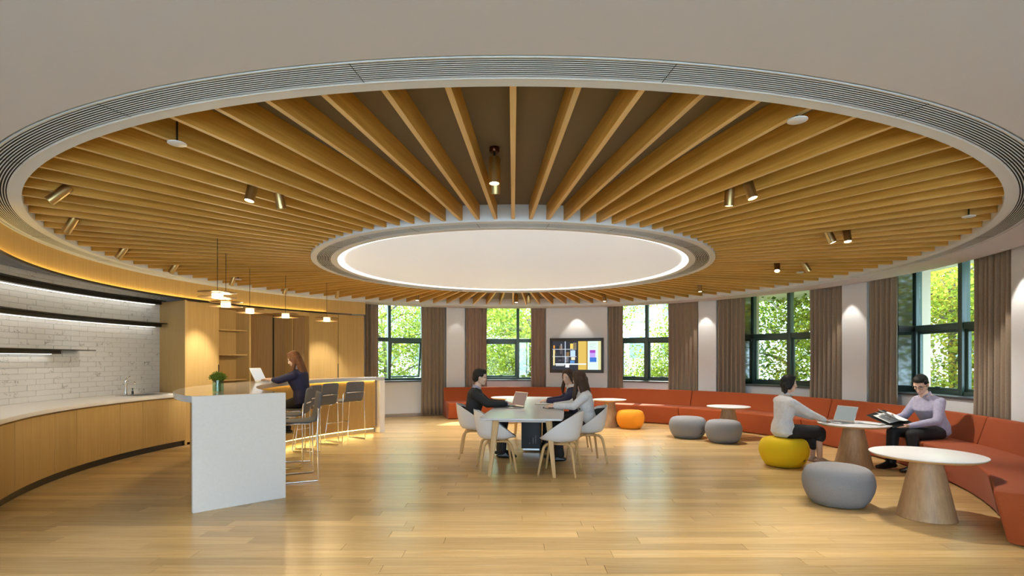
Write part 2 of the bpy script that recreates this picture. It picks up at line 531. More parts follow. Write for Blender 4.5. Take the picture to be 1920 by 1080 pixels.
# ---- window wall -------------------------------------------------------
WIN = [(-32.6, -20.4, -28.07), (-6.9, 5.2, 1.1), (24.2, 37.2, 30.28), (52.02, 66.8, 59.52), (80.79, 95.6, 88.63)]
SILL, WTOP, TRAN = .91, 2.98, 1.95
piers = [(-37.2, WIN[0][0])] + [(WIN[i][1], WIN[i+1][0]) for i in range(4)] + [(WIN[4][1], 127.5)]
plabels = ['narrow white wall strip between the oak cabinets and the first window', 'white wall pier between the first two windows', 'white wall panel carrying the television',
           'white wall pier right of the television', 'white pier behind the seated woman in the white shirt', 'white wall at the right edge beyond the last curtain']
for i, (a0, a1) in enumerate(piers):
    w = MB().sweep(rect(R_WALL, R_FRAME, 0, 3.06), a0, a1, max(4, int((a1-a0)))).obj('wall_far_%d' % (i+1), M_WALLPAPER)
    setp(w, plabels[i], 'wall', kind='structure')
    MB().sweep(rect(R_FRAME + .001, R_OUT, -1.5, 3.06), a0, a1, max(4, int((a1-a0)))).obj('outer_pilaster', M_CREAM, w)
    MB().sweep(rect(R_WALL - .012, R_WALL, 0, .08), a0, a1, max(4, int((a1-a0)))).obj('skirting', M_STEEL, w)

for nm, a0, a1, sg in (('wall_far_2', -15.9, -11.55, 6), ('wall_far_3', 7.9, 22.4, 14), ('wall_far_4', 43.05, 46.9, 6), ('wall_far_5', 72.35, 76.95, 6), ('wall_far_6', 101.7, 127.0, 24)):
    MB().sweep(rect(6.235, R_WALL + .002, 0, 3.04), a0, a1, sg).obj('column_face', M_WALLPAPER, bpy.data.objects[nm])
def window(n, aL, aR, aM, sash, label):
    e = empty('window_%d' % n, (0,0,0), 0, label, 'window', kind='structure')
    P0 = pol(R_FRAME + .06, aL); P1 = pol(R_FRAME + .06, aR)
    d = (P1 - P0); W = d.length; d.normalize()
    th = math.atan2(d.y, d.x)
    PM = pol(R_FRAME + .03, aM)
    xm = (PM - P0).dot(d)
    e.location = P0; e.rotation_euler = (0, 0, th)
    fd = .10; fb = .055
    mb = MB()
    for x in (fb/2, W - fb/2): mb.box((x, 0, (SILL+WTOP)/2), (fb, fd, WTOP - SILL))
    mb.box((W/2, 0, SILL + fb/2), (W, fd, fb)); mb.box((W/2, 0, WTOP - fb/2), (W, fd, fb))
    mb.obj('window_frame', M_TEAL, e, bevel=.004)
    MB().box((xm, -.01, (SILL+WTOP)/2), (.075, fd + .03, WTOP - SILL)).obj('mullion', M_TEAL, e, bevel=.004)
    for x0, x1 in ((fb, xm - .0375), (xm + .0375, W - fb)):
        MB().box(((x0+x1)/2, 0, TRAN), (x1 - x0, fd + .01, .10)).obj('transom', M_TEAL, e, bevel=.004)
    cells = {'lower_left': (fb, xm-.0375, SILL+fb, TRAN-.05), 'lower_right': (xm+.0375, W-fb, SILL+fb, TRAN-.05),
             'upper_left': (fb, xm-.0375, TRAN+.05, WTOP-fb), 'upper_right': (xm+.0375, W-fb, TRAN+.05, WTOP-fb)}
    for k, (x0, x1, z0, z1) in cells.items():
        tilt = sash.get(k)
        if tilt is not None:
            hz = z1
            s = MB(); sb = .042
            for x in (x0+sb/2, x1-sb/2): s.box((x-(x0+x1)/2, 0, (z0-z1)/2), (sb, .05, z1-z0))
            s.box((0, 0, z0-z1+sb/2), (x1-x0, .05, sb)); s.box((0, 0, -sb/2), (x1-x0, .05, sb))
            so = s.obj('opening_sash', M_TEAL, e, bevel=.003, loc=((x0+x1)/2, .01, hz), rot=(R(tilt), 0, 0))
            MB().box((0, 0, (z0-z1)/2), (x1-x0-2*sb, .006, z1-z0-2*sb)).obj('pane', M_PANE, so)
            MB().box((0, -.035, z0-z1+sb), (.10, .02, .03)).obj('handle', M_TEAL, so, bevel=.004)
        else:
            MB().box(((x0+x1)/2, .01, (z0+z1)/2), (x1-x0, .006, z1-z0)).obj('pane', M_PANE, e)
    return e, P0, P1
wl = ['green framed window with a tilted open sash, next to the oak cabinets', 'green framed window behind the man in the black suit', 'green framed window right of the television',
      'green framed window behind the woman in the white shirt', 'tall green framed window behind the man in the lilac shirt']
ws = [{'lower_right': 9.0}, {'lower_left': 5.0}, {'lower_left': 0.0, 'lower_right': 0.0}, {'lower_left': 0.0, 'lower_right': 0.0}, {'lower_left': 0.0, 'lower_right': 0.0}]
for i, (a0, a1, am) in enumerate(WIN):
    window(i + 1, a0, a1, am, ws[i], wl[i])
    n = 8
    sw = MB().sweep(rect(R_WALL, R_FRAME + .1, 0, SILL - .035), a0, a1, n).obj('wall_under_window_%d' % (i+1), M_WALLPAPER)
    setp(sw, 'low white wall under the %s' % ['first window by the oak cabinets', 'window behind the man in the black suit', 'window right of the television', 'fourth window from the left', 'rightmost window'][i], 'wall', kind='structure')
    MB().sweep(rect(R_WALL - .045, R_FRAME + .02, SILL - .035, SILL), a0, a1, n).obj('window_sill', M_STONE, sw, bevel=.004)
    MB().sweep(rect(R_WALL - .012, R_WALL, 0, .08), a0, a1, n).obj('skirting', M_STEEL, sw)
    # glossy lining of the far reveal
    c0 = pol(R_WALL, a0); c1 = pol(R_FRAME + .01, a0)
    m = (c0 + c1) / 2; dv = c1 - c0
    off = pol(1, a0 + 90) * .006
    MB().box(m + off + Vector((0,0,(SILL+3.0)/2)), (dv.length, .012, 3.0 - SILL), rz=math.atan2(dv.y, dv.x)).obj('reveal_panel', M_DGLASS, sw)
    MB().box(m + off*2.6 + Vector((0,0,TRAN)), (dv.length, .02, .10), rz=math.atan2(dv.y, dv.x)).obj('reveal_bar', M_BLACK, sw)

# ---- remaining room: side walls and back -------------------------------
for nm, lab, a, b in (('wall_right', 'plain white wall running back on the right, outside the picture', pol(R_WALL, 127.5), Vector((5.4, Y_BACK, 0))),
                      ('wall_left', 'plain white wall running back on the left, outside the picture', pol(6.5, -127.5), Vector((-5.6, Y_BACK, 0)))):
    d = b - a
    w = MB().box((a + b)/2 + Vector((.06 if a.x > 0 else -.06, 0, 1.53)), (d.length, .12, 3.06), rz=math.atan2(d.y, d.x)).obj(nm, M_PAINT)
    setp(w, lab, 'wall', kind='structure')
mbw = MB()  # back wall shaped with an added opening that lets fill daylight in
mbw.box((0, Y_BACK - .06, .1), (14, .12, .20)); mbw.box((0, Y_BACK - .06, 2.90), (14, .12, .32))
mbw.box((-5.6, Y_BACK - .06, 1.47), (2.8, .12, 2.54)); mbw.box((5.6, Y_BACK - .06, 1.47), (2.8, .12, 2.54))
w = mbw.obj('wall_back', M_PAINT)
setp(w, 'white wall with a wide glazed band added behind the viewer for fill daylight, outside the picture', 'wall', kind='structure')
gw = empty('window_6', (0, Y_BACK - .06, 0), 0, 'wide glazed band added behind the viewer for fill daylight, outside the picture', 'window', kind='structure')  # unseen glazing, added to admit skylight as fill
for k in range(6):
    xx = -4.2 + 1.4 * k
    MB().box((xx + .7, 0, 1.47), (1.34, .01, 2.54)).obj('pane', M_PANE, gw)
    MB().box((xx, 0, 1.47), (.06, .08, 2.54)).obj('mullion', M_TEAL, gw)
MB().box((4.2, 0, 1.47), (.06, .08, 2.54)).obj('mullion', M_TEAL, gw)
tr_ = MB().box((0, Y_BACK - 8.2, -.10), (40, 16, .1)).obj('bounce_terrace', mat('bounce_paving', (.80,.80,.79), .8))  # unseen pale ground, added to bounce skylight up to the ceiling
setp(tr_, 'pale paved terrace added behind the viewer to bounce daylight inside, outside the picture', 'terrace', kind='structure')

# ================================================================== KITCHEN SIDE
# ---- curved oak fascia with cove light
R_FA = 5.60
fa = MB().sweep(rect(R_FA, R_FA + .03, 2.47, ZC), -128, -37.0, 120).obj('trim_1', M_OAK, auto=30)
setp(fa, 'curved oak fascia under the ceiling ring with a glowing lower edge', 'fascia', kind='structure')
MB().sweep([(R_FA - .034, 2.445), (R_FA + .03, 2.445), (R_FA + .03, 2.469), (R_FA - .002, 2.469), (R_FA - .002, 2.453), (R_FA - .030, 2.453), (R_FA - .030, 2.472), (R_FA - .034, 2.472)], -128, -46.5, 110).obj('light_ledge', M_BLACK, fa)
MB().sweep(rect(R_FA - .026, R_FA - .008, 2.4545, 2.458), -128, -46.5, 110).obj('led_strip', E_WARM, fa)
MB().sweep(rect(R_FA - .012, R_FA - .001, ZC - .012, ZC - .001), -128, -37, 110).obj('shadow_trim', M_WHITEP, fa)
# ---- tiled splash back
R_TILE = 6.48
wk = MB().sweep(rect(R_TILE + .012, R_TILE + .15, 0, 3.06), -127.5, -74.6, 60).obj('wall_kitchen', M_GROUT)
setp(wk, 'curved splash back wall of white marble brick tiles', 'wall', kind='structure')
th_, tw_ = .0765, .305
rng = random.Random(11)
tile_me = MB().box((0,0,0), (tw_ - .003, .012, th_ - .003)).mesh('tile', M_MARBLE, bevel=.0012, seg=1)
half_me = MB().box((0,0,0), (tw_/2 - .003, .012, th_ - .003)).mesh('tile_half', M_MARBLE, bevel=.0012, seg=1)
dA = math.degrees(tw_ / R_TILE)
ntile = 0
z = .875; row = 0
while z < 2.74:
    a = -74.85 - (dA/2 if row % 2 else 0) - dA/2
    if row % 2: link_mesh('tile', half_me, wk, pol(R_TILE + .004, -74.85 - dA/4, z + th_/2), (0, 0, R(74.85 + dA/4)))
    while a > -103.2:
        if ntile < 320:
            o = link_mesh('tile', tile_me, wk, pol(R_TILE + .004 + rng.uniform(-.0012, .0012), a, z + th_/2),
                          (R(rng.uniform(-.7,.7)), 0, R(-a) + R(rng.uniform(-.5,.5))))
            ntile += 1
        a -= dA
    z += th_; row += 1
# kitchen soffit
ks = MB().sweep(rect(R_FA + .03, 6.65, 2.735, 2.755), -128, -37, 80).obj('ceiling_kitchen', M_PAINT)
setp(ks, 'dim recessed ceiling strip above the kitchen shelves', 'ceiling', kind='structure')
# ---- base cabinets
R_CB = 5.62
cabA = [-125.0, -114.85, -105.5, -100.76, -91.52, -86.83, -77.69]
cl = ['leftmost wide curved oak base cabinet under the white worktop', 'wide curved oak base cabinet second from the left', 'narrow curved oak base cabinet third from the left',
      'wide curved oak base cabinet in the middle of the kitchen run', 'narrow curved oak base cabinet left of the sink', 'wide curved oak base cabinet under the sink']
for i in range(6):
    a0, a1 = cabA[i], cabA[i+1]
    e = empty('base_cabinet', pol(R_CB + .3, (a0+a1)/2), 0, cl[i], 'cabinet', 'curved base cabinets')
    def P(o):
        o.matrix_parent_inverse = Matrix.Translation(-Vector(e.location)); return o
    P(MB().sweep(rect(R_CB + .022, 6.44, .09, .825), a0, a1, 8).obj('body', M_OAK, e))
    P(MB().sweep(rect(R_CB, R_CB + .02, .095, .805), a0 + .035, a1 - .035, 10).obj('door', M_OAK, e, bevel=.002))
    P(MB().sweep(rect(R_CB + .045, R_CB + .06, 0, .089), a0, a1, 8).obj('toe_kick', M_BLACK, e))
wt = empty('worktop', pol(6.0, -95), 0, 'long curved white stone worktop over the oak base cabinets', 'worktop')
def PW_(o): o.matrix_parent_inverse = Matrix.Translation(-Vector(wt.location)); return o
PW_(MB().sweep(round_poly(rect(R_CB - .025, R_TILE - .004, .827, .875), .006, 2), -125, -76.2, 60).obj('slab', M_SOLID, wt, auto=50))
# sink and tap
ps = pol(6.02, -82.2, .876)
sk = empty('sink', ps, R(82.2), 'dark steel sink let into the worktop', 'sink')
sm = MB()
sm.rings([[Vector((x*sx, y*sy, zz)) for x, y in ((-1,-1),(1,-1),(1,1),(-1,1))] for sx, sy, zz in ((.30,.20,.001),(.30,.20,.006),(.275,.175,.006),(.265,.165,.0015))], cap=False)
sm.obj('rim', M_STEEL, sk, auto=30)
MB().box((0,0,.0012), (.54,.34,.0012)).obj('basin', M_BLACK, sk)
pt = pol(6.28, -82.6, .876)
tp = empty('tap', pt, R(82.6), 'tall chrome kitchen tap behind the sink', 'tap')
MB().lathe([(0,0),(.028,0),(.028,.012),(.02,.02),(.0175,.18),(.021,.19),(.021,.24),(.016,.25),(0,.25)], 16).obj('body', M_CHROME, tp, auto=40)
MB().tube(spline([(0,-.01,.20),(0,-.08,.215),(0,-.15,.205),(0,-.165,.175)], 5), .0115, 10).obj('spout', M_CHROME, tp, smooth=True)
MB().tube([(0,0,.25),(.01,-.02,.275),(.05,-.035,.30)], .006, 8).obj('lever', M_CHROME, tp, smooth=True)
dp = pol(6.3, -81.2, .876)
dsp = MB().lathe([(0,0),(.016,0),(.016,.05),(.006,.055),(.006,.085),(.012,.09),(.012,.10),(0,.10)], 14).obj('soap_dispenser', M_BLACK, None, auto=40, loc=dp)
setp(dsp, 'small dark soap pump beside the kitchen tap', 'dispenser')
# ---- black wall shelves with light underneath
def shelf(label, z, a0, a1, a1b):
    am = (a0 + a1)/2
    e = empty('wall_shelf', pol(6.35, am, z), 0, label, 'shelf', 'black wall shelves')
    def P(o): o.matrix_parent_inverse = Matrix.Translation(-Vector(e.location)); return o
    P(MB().sweep(rect(6.20, R_TILE - .004, z, z + .012), a0, a1b, 40).obj('board', M_BLACK, e))
    P(MB().sweep(rect(6.30, R_TILE - .004, z - .052, z - .002), a0, a1, 40).obj('light_box', M_BLACK, e))
    P(MB().sweep(rect(6.40, 6.44, z - .0565, z - .0525), a0, a1 - .3, 40).obj('led_strip', emitter('led_cool', (1,.95,.86), 3.0), e))
shelf('long upper black shelf on the marble tile wall', 2.45, -125, -76.0, -76.0)
shelf('long middle black shelf on the marble tile wall', 2.06, -125, -76.0, -74.5)
shelf('short lower black shelf on the marble tile wall', 1.575, -125, -93.3, -88.6)

# ---- tall oak cabinets
def tall(name, label, a0, a1, z0=.0, z1=2.444, split=None, r0=5.62, handle=None):
    am = (a0+a1)/2
    e = empty(name, pol(r0 + .3, am), 0, label, 'cabinet', 'tall oak cabinets')
    def P(o): o.matrix_parent_inverse = Matrix.Translation(-Vector(e.location)); return o
    P(MB().sweep(rect(r0 + .024, 6.40, .03, z1), max(a0, -74.3), a1, 8).obj('body', M_OAK, e))
    edges = [a0] + (split or []) + [a1]
    for k in range(len(edges)-1):
        d = P(MB().sweep(rect(r0, r0 + .022, .05, z1 - .012), edges[k] + .05, edges[k+1] - .05, 8).obj('door', M_OAK, e, bevel=.0015))
    if handle is not None:
        P(MB().sweep(rect(r0 - .006, r0 + .01, .75, 1.35), handle - .08, handle + .08, 1).obj('handle', M_BLACK, e))
    return e
tc1 = tall('tall_cabinet', 'tall oak cabinet between the tiled wall and the open shelves', -77.6, -70.55, handle=-70.7)
tall('tall_cabinet', 'tall oak cabinet right of the doorway, lit by a spotlight', -50.3, -43.46, handle=-43.5)
tall('tall_cabinet', 'last tall oak cabinet beside the first curtain', -43.42, -37.2, z1=2.444)
# end return panel next to tiles
rp = MB()
c0 = pol(R_TILE, -74.75); c1 = pol(5.62, -77.72)
d = c1 - c0
ro = MB().box((c0+c1)/2 + Vector((0, 0, 1.225)), (d.length, .03, 2.44), rz=math.atan2(d.y, d.x)).obj('side_panel', M_OAK, tc1)
ro.matrix_parent_inverse = Matrix.Translation(-Vector(tc1.location))
# open shelf niche
e = empty('open_shelf_unit', pol(6.0, -67), 0, 'open oak shelf niche between the tall cabinet and the doorway', 'shelf unit')
def P(o): o.matrix_parent_inverse = Matrix.Translation(-Vector(e.location)); return o
P(MB().sweep(rect(6.02, 6.06, 0, 2.444), -70.5, -63.4, 8).obj('back_panel', M_OAK, e))
P(MB().sweep(rect(5.62, 6.02, 2.40, 2.444), -70.5, -63.4, 8).obj('top_panel', M_OAK, e))
P(MB().sweep(rect(5.64, 6.06, 0, 2.444), -63.75, -63.4, 1).obj('side_panel', M_OAK, e))
for zz in (.55, 1.05, 1.52, 1.98):
    P(MB().sweep(rect(5.70, 6.02, zz, zz + .025), -70.5, -63.75, 8).obj('shelf', M_OAK, e))
# recessed doorway
e = empty('door_1', pol(6.2, -57), 0, 'recessed oak wall and doorway behind the woman at the bar', 'doorway', kind='structure')
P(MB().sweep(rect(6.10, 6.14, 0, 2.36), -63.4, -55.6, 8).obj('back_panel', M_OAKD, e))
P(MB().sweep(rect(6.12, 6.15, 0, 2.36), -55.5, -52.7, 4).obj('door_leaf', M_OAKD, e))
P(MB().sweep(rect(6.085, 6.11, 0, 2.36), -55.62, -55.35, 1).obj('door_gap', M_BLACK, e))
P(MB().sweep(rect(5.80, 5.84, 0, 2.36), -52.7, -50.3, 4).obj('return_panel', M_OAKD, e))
P(MB().sweep(rect(5.84, 6.15, 0, 2.36), -52.9, -52.6, 1).obj('return_side', M_OAK, e))
P(MB().sweep(rect(5.62, 6.15, 2.36, 2.444), -63.4, -50.3, 12).obj('header', M_OAK, e))
# wall behind the tall units
w = MB().sweep(rect(6.47, 6.63, 0, 3.06), -74.6, -37.0, 30).obj('wall_behind_cabinets', M_PAINT)
setp(w, 'plain wall hidden behind the tall oak cabinets', 'wall', kind='structure')
# ================================================================== BAR
def lerp(a, b, t): return a + (b - a) * t
BA0, BA1 = -132.5, -42.0
def bar_in(a): return lerp(3.27, 3.80, (a - BA0) / (BA1 - BA0))
def bar_out(a): return 4.12 + .10 * min(1, max(0, (a - BA0) / 16)) ** .6
bar = empty('bar_counter', pol(4.0, -90), 0, 'long curved white bar counter with a waterfall end and oak front', 'bar counter')
def PB(o): o.matrix_parent_inverse = Matrix.Translation(-Vector(bar.location)); return o
mb = MB(); rs = []
N = 72
for i in range(N + 1):
    a = lerp(BA0, BA1, i / N)
    r0, r1 = bar_in(a), bar_out(a)
    rs.append([pol(r0, a, 1.037), pol(r1, a, 1.037), pol(r1, a, 1.10), pol(r0, a, 1.10)])
mb.rings(rs)
PB(mb.obj('top', M_BARTOP, bar, bevel=.003, seg=1))
def radial_slab(a, r0, r1, t, z0, z1):
    c = pol((r0 + r1)/2, a, (z0+z1)/2)
    return MB().box(c, (r1 - r0, t, z1 - z0), rz=R(90 - a))
PB(radial_slab(BA0 - .33, 3.265, 4.125, .045, 0, 1.10).obj('waterfall_end', M_SOLID, bar, bevel=.003, seg=1))
PB(radial_slab(BA1 - .75, 3.80, 4.20, .11, 0, 1.0365).obj('far_end', M_SOLID, bar, bevel=.003, seg=1))
PB(MB().sweep(rect(3.90, 4.05, .095, 1.0365), -128, -44.2, 70).obj('oak_front', M_OAK, bar, auto=30))
PB(MB().sweep(rect(3.96, 4.04, 0, .095), -128, -44.2, 70).obj('plinth', M_STEEL, bar))
PB(MB().sweep(rect(3.93, 3.95, .080, .094), -128, -44.6, 70).obj('plinth_led', E_WARM, bar))
PB(MB().sweep(rect(3.882, 3.897, 1.031, 1.0355), -126, -44.6, 70).obj('top_led', E_WARM, bar))

# ---- bar stools
def make_stool():
    e = empty('bar_stool')
    # bent shell: seat then back
    prof = spline([(.22,.0,.715),(.05,0,.705),(-.12,0,.705),(-.195,0,.725),(-.225,0,.80),(-.245,0,.93),(-.262,0,1.055)], 6)
    def width(i, n):
        t = i / (n - 1)
        return .215 - .02 * abs(t - .35)
    n = len(prof); rings = []
    for i, p in enumerate(prof):
        tdir = (prof[min(i+1, n-1)] - prof[max(i-1, 0)]).normalized()
        nrm = Vector((-tdir.z, 0, tdir.x))
        if nrm.z < 0 and i < n/2: nrm = -nrm
        nrm = Vector((tdir.z, 0, -tdir.x))
        h = .016; w = width(i, n)
        if i in (0, n-1): w -= .03; h *= .6
        elif i in (1, n-2): w -= .008
        ring = []
        for k in range(16):
            a = 2*PI*k/16
            cx, sy = math.cos(a), math.sin(a)
            yy = w * math.copysign(abs(cx)**.35, cx)
            hh = h * math.copysign(abs(sy)**.6, sy)
            curve = .018 * (yy / w)**2 * (1 if i > n*.45 else .4)
            ring.append(p + nrm * (hh - curve) + Vector((0, yy, 0)))
        rings.append(ring)
    MB().rings(rings).obj('shell', M_STOOL, e, smooth=True)
    fr = .0085
    for s in (-1, 1):
        pts = [(-.235, .19*s, .86), (-.238, .235*s, .855), (-.236,.245*s,.83), (-.225, .248*s, .60), (-.235, .262*s, .03), (-.228,.262*s,.010), (.21, .262*s, .010), (.225,.262*s,.03), (.16, .232*s, .55), (.135,.225*s,.672), (.12,.215*s,.682), (-.14,.215*s,.682)]
        MB().tube(pts, fr, 8).obj('side_frame', M_CHROME, e, smooth=True)
    MB().tube([(-.272,-.19,.862),(-.285,0,.866),(-.272,.19,.862)], fr, 8).obj('back_rail', M_CHROME, e, smooth=True)
    MB().tube([(-.235,-.19,.86),(-.272,-.19,.862)], fr, 8).obj('rail_end', M_CHROME, e)
    MB().tube([(-.235,.19,.86),(-.272,.19,.862)], fr, 8).obj('rail_end', M_CHROME, e)
    MB().tube([(.195,-.243,.30),(.195,.243,.30)], fr, 8).obj('foot_rest', M_CHROME, e, smooth=True)
    MB().tube([(-.02,-.215,.682),(-.02,.215,.682)], fr, 8).obj('cross_bar', M_CHROME, e, smooth=True)
    return e
stool0 = make_stool()
sl = ['grey bar stool nearest the white waterfall end of the bar', 'grey bar stool just this side of the woman at the bar', 'grey bar stool under the woman in navy',
      'empty grey bar stool second from the far end of the bar', 'empty grey bar stool at the far end of the bar']
for i, (a, rb) in enumerate(((-116.7, 2.70), (-100.0, 2.84), (-85.0, 3.00), (-71.6, 3.17), (-58.2, 3.31))):
    o = stool0 if i == 0 else copy_tree(stool0)
    o.location = pol(rb + .26, a); o.rotation_euler = (0, 0, R(90 - a))
    setp(o, sl[i], 'bar stool', 'bar stools')

# ---- pendants over the bar
def make_pendant():
    e = empty('pendant_lamp')
    zc = 2.155
    MB().lathe([(0,zc-.036),(.052,zc-.036),(.056,zc-.032),(.056,zc+.012),(.052,zc+.018),(0,zc+.018)], 24).obj('glass_body', E_PEND, e, auto=40)
    MB().lathe([(.0,zc+.019),(.05,zc+.019),(.05,zc+.036),(0,zc+.036)], 24).obj('cap', M_BRASS, e, auto=40)
    for dz in (.028, -.028):
        MB().lathe([(.060,zc+dz-.0025),(.192,zc+dz-.0015),(.195,zc+dz),(.192,zc+dz+.0015),(.060,zc+dz+.0025)], 40).obj('disc', M_BRASSD, e, auto=40)
    MB().tube([(0,0,zc+.036),(0,0,2.918)], .0035, 6).obj('cord', M_BLACK, e)
    MB().lathe([(0,2.895),(.035,2.895),(.035,2.919),(0,2.919)], 16).obj('ceiling_rose', M_BLACK, e)
    return e
pend0 = make_pendant()
pl = ['bronze double disc pendant nearest the viewer over the bar', 'bronze double disc pendant second from the near end of the bar', 'bronze double disc pendant over the middle of the bar',
      'bronze double disc pendant above the woman at the bar', 'bronze double disc pendant furthest along the bar']
for i, (r, a) in enumerate(((3.79,-121.0),(3.81,-104.3),(3.84,-90.0),(3.79,-76.6),(3.71,-62.8))):
    o = pend0 if i == 0 else copy_tree(pend0)
    o.location = pol(r, a); setp(o, pl[i], 'pendant lamp', 'pendants over the bar')
    d = bpy.data.lights.new('pendant_bulb', 'POINT'); d.energy = 9; d.color = (1,.78,.45); d.shadow_soft_size = .05
    lo = bpy.data.objects.new('pendant_bulb', d); COL.objects.link(lo); lo.parent = o; lo.location = (0,0,2.06)

# ================================================================== CEILING FITTINGS
def make_spot(loc, target, label, watts=90, angle=55, lit=True, blend=.8):
    x, y = loc
    e = empty('ceiling_spotlight', (x, y, ZSLAB), 0, label, 'spotlight', 'brass ceiling spotlights')
    d = (Vector(target) - Vector((x, y, 2.78))).normalized()
    q = d.to_track_quat('-Z', 'Y').to_matrix()
    MB().lathe([(0,-.035),(.032,-.035),(.036,-.028),(.036,-.001),(0,-.001)], 20).obj('canopy', mat('bronze_canopy', (.10,.03,.015), .3, .8), e, auto=40)
    MB().tube([(0,0,-.034),(0,0,-.14)], .008, 8).obj('stem', M_BLACK, e)
    c = Vector((0,0,-.155))
    body = MB(); n = 24
    rs = []
    for rr, t in ((.002,-.085),(.036,-.085),(.038,-.08),(.038,.095),(.034,.098),(.032,.085),(.002,.085)):
        rs.append([c + q @ Vector((rr*math.cos(2*PI*k/n), rr*math.sin(2*PI*k/n), -t)) for k in range(n)])
    body.rings(rs).obj('body', M_BRASS, e, auto=40)
    if lit:
        lens = MB()
        lens.rings([[c + q @ Vector((rr*math.cos(2*PI*k/n), rr*math.sin(2*PI*k/n), -t)) for k in range(n)] for rr, t in ((.031,.086),(.031,.0935),(.001,.0935))])
        lens.obj('lens', E_LENS, e)
        p = Vector((x, y, ZSLAB)) + c + d * .12
        spot_light('bulb', e, p, p + d, watts, angle, blend)
    return e
K = 95
S = [((-3.60,-3.61), (-4.9,-4.3,1.2), 'brass spotlight at the front left edge, aimed at the floor', K, 60, True),
     ((-4.30,-2.64), (-6.0,-2.2,.8), 'brass spotlight at the left edge above the worktop end', K*.4, 60, True),
     ((-4.78,-1.28), (-6.3,-1.1,.9), 'brass spotlight on the left, aimed at the marble wall', K*.25, 60, True),
     ((-4.85,-0.15), (-6.3,.1,.9), 'brass spotlight on the left above the middle of the kitchen', K*.25, 60, True),
     ((-4.65,1.10), (-5.5,1.45,1.05), 'brass spotlight lighting the tall cabinet beside the tiles', 150, 44, True),
     ((-4.28,2.30), (-5.3,2.8,.6), 'brass spotlight above the open shelf niche', 14, 50, True),
     ((-3.51,2.93), (-4.10,3.80,1.0), 'brass spotlight lighting the tall cabinet right of the doorway', 150, 44, True),
     ((-2.02,-3.72), (-2.4,-4.2,0), 'lit brass spotlight of the front left pair', K*1.05, 75, True),
     ((-1.89,-3.53), (-1.6,-2.9,0), 'unlit brass spotlight of the front left pair', 0, 50, False),
     ((-.13,-4.15), (-.13,-4.3,0), 'near brass spotlight of the front centre pair', K*1.05, 80, True),
     ((-.13,-3.93), (-.13,-3.0,0), 'rear brass spotlight of the front centre pair', K, 70, True),
     ((1.72,-3.61), (1.7,-3.2,0), 'left brass spotlight of the front right pair', K*1.0, 75, True),
     ((1.80,-3.78), (2.4,-4.3,0), 'right tilted brass spotlight of the front right pair', K*1.2, 75, True),
     ((3.33,-2.20), (4.3,-2.6,.2), 'left tilted brass spotlight above the near lounge table', K, 60, True),
     ((3.48,-2.26), (3.4,-2.9,0), 'upright brass spotlight above the near lounge table', K*1.2, 65, True),
     ((3.71,-.29), (3.0,-1.8,0), 'bright brass spotlight above the yellow ottoman', K, 65, True),
     ((4.11,-.29), (5.4,-.6,.4), 'tilted brass spotlight above the seated pair', K*1.6, 85, True),
     ((3.37,1.89), (3.6,1.7,0), 'brass spotlight above the two grey ottomans', K*2.2, 120, True),
     ((1.92,3.54), (2.2,3.3,0), 'brass spotlight above the orange ottoman', K*2.2, 125, True),
     ((.07,3.76), (.1,3.5,0), 'brass spotlight at the far centre, lit', K*2.2, 125, True),
     ((.34,3.87), (.6,4.6,0), 'dark spotlight at the far centre, unlit', 0, 50, False),
     ((-1.98,3.33), (-2.1,3.1,0), 'brass spotlight at the far left near the first window', K*2.2, 125, True)]
for loc, tg, lab, wt_, an, lit in S: make_spot(loc, tg, lab, wt_, an, lit)
# white disc speakers between the slats
for x, y, z, lab in ((-2.03,-4.64,2.752,'white disc sensor between the slats at the front left'), (1.55,-4.96,2.752,'white disc sensor between the slats at the front right'),
                     (4.18,-2.94,2.758,'white disc sensor between the slats at the right edge'), (-4.51,.99,2.758,'white disc sensor between the slats on the kitchen side'),
                     (4.33,.27,2.758,'white disc sensor above the sofa on the right')):
    e = empty('ceiling_sensor', (x, y, z), 0, lab, 'sensor', 'white disc ceiling sensors')
    MB().lathe([(0,-.006),(.042,-.006),(.052,-.002),(.052,.003),(.03,.010),(0,.010)], 28).obj('disc', M_WHITEP, e, auto=40)
    MB().tube([(0,0,.009),(0,0,ZSLAB - z - .001)], .006, 10).obj('stem', M_BLACK, e)
# small recessed downlights in the plaster ring
for r, a, tz, lab, w_, cone in ((6.03,104.0,0,'recessed downlight over the right hand curtain',45,62), (6.03,74.2,0,'recessed downlight over the pier behind the seated woman',26,62), (6.03,44.7,0,'recessed downlight over the pier right of the television',26,62),
                      (6.03,15.3,0,'recessed downlight over the television',18,76), (6.03,-13.6,0,'recessed downlight over the pier behind the man in the suit',7,60)):
    p = pol(r, a, ZC)
    e = empty('downlight', p, 0, lab, 'downlight', 'recessed downlights')
    MB().lathe([(.030,-.003),(.044,-.004),(.046,0),(.030,0)], 24).obj('trim_ring', M_RING, e)
    MB().lathe([(0,-.0015),(.028,-.0015),(.028,-.0005),(0,-.0005)], 20).obj('lens', emitter('downlight_lens', (1,.9,.72), 2.0), e)
    t = pol(6.09, a, tz)
    q = pol(r, a, ZC - .02)
    spot_light('bulb', e, q, t, w_, cone, .35, (1,.93,.82), .02)
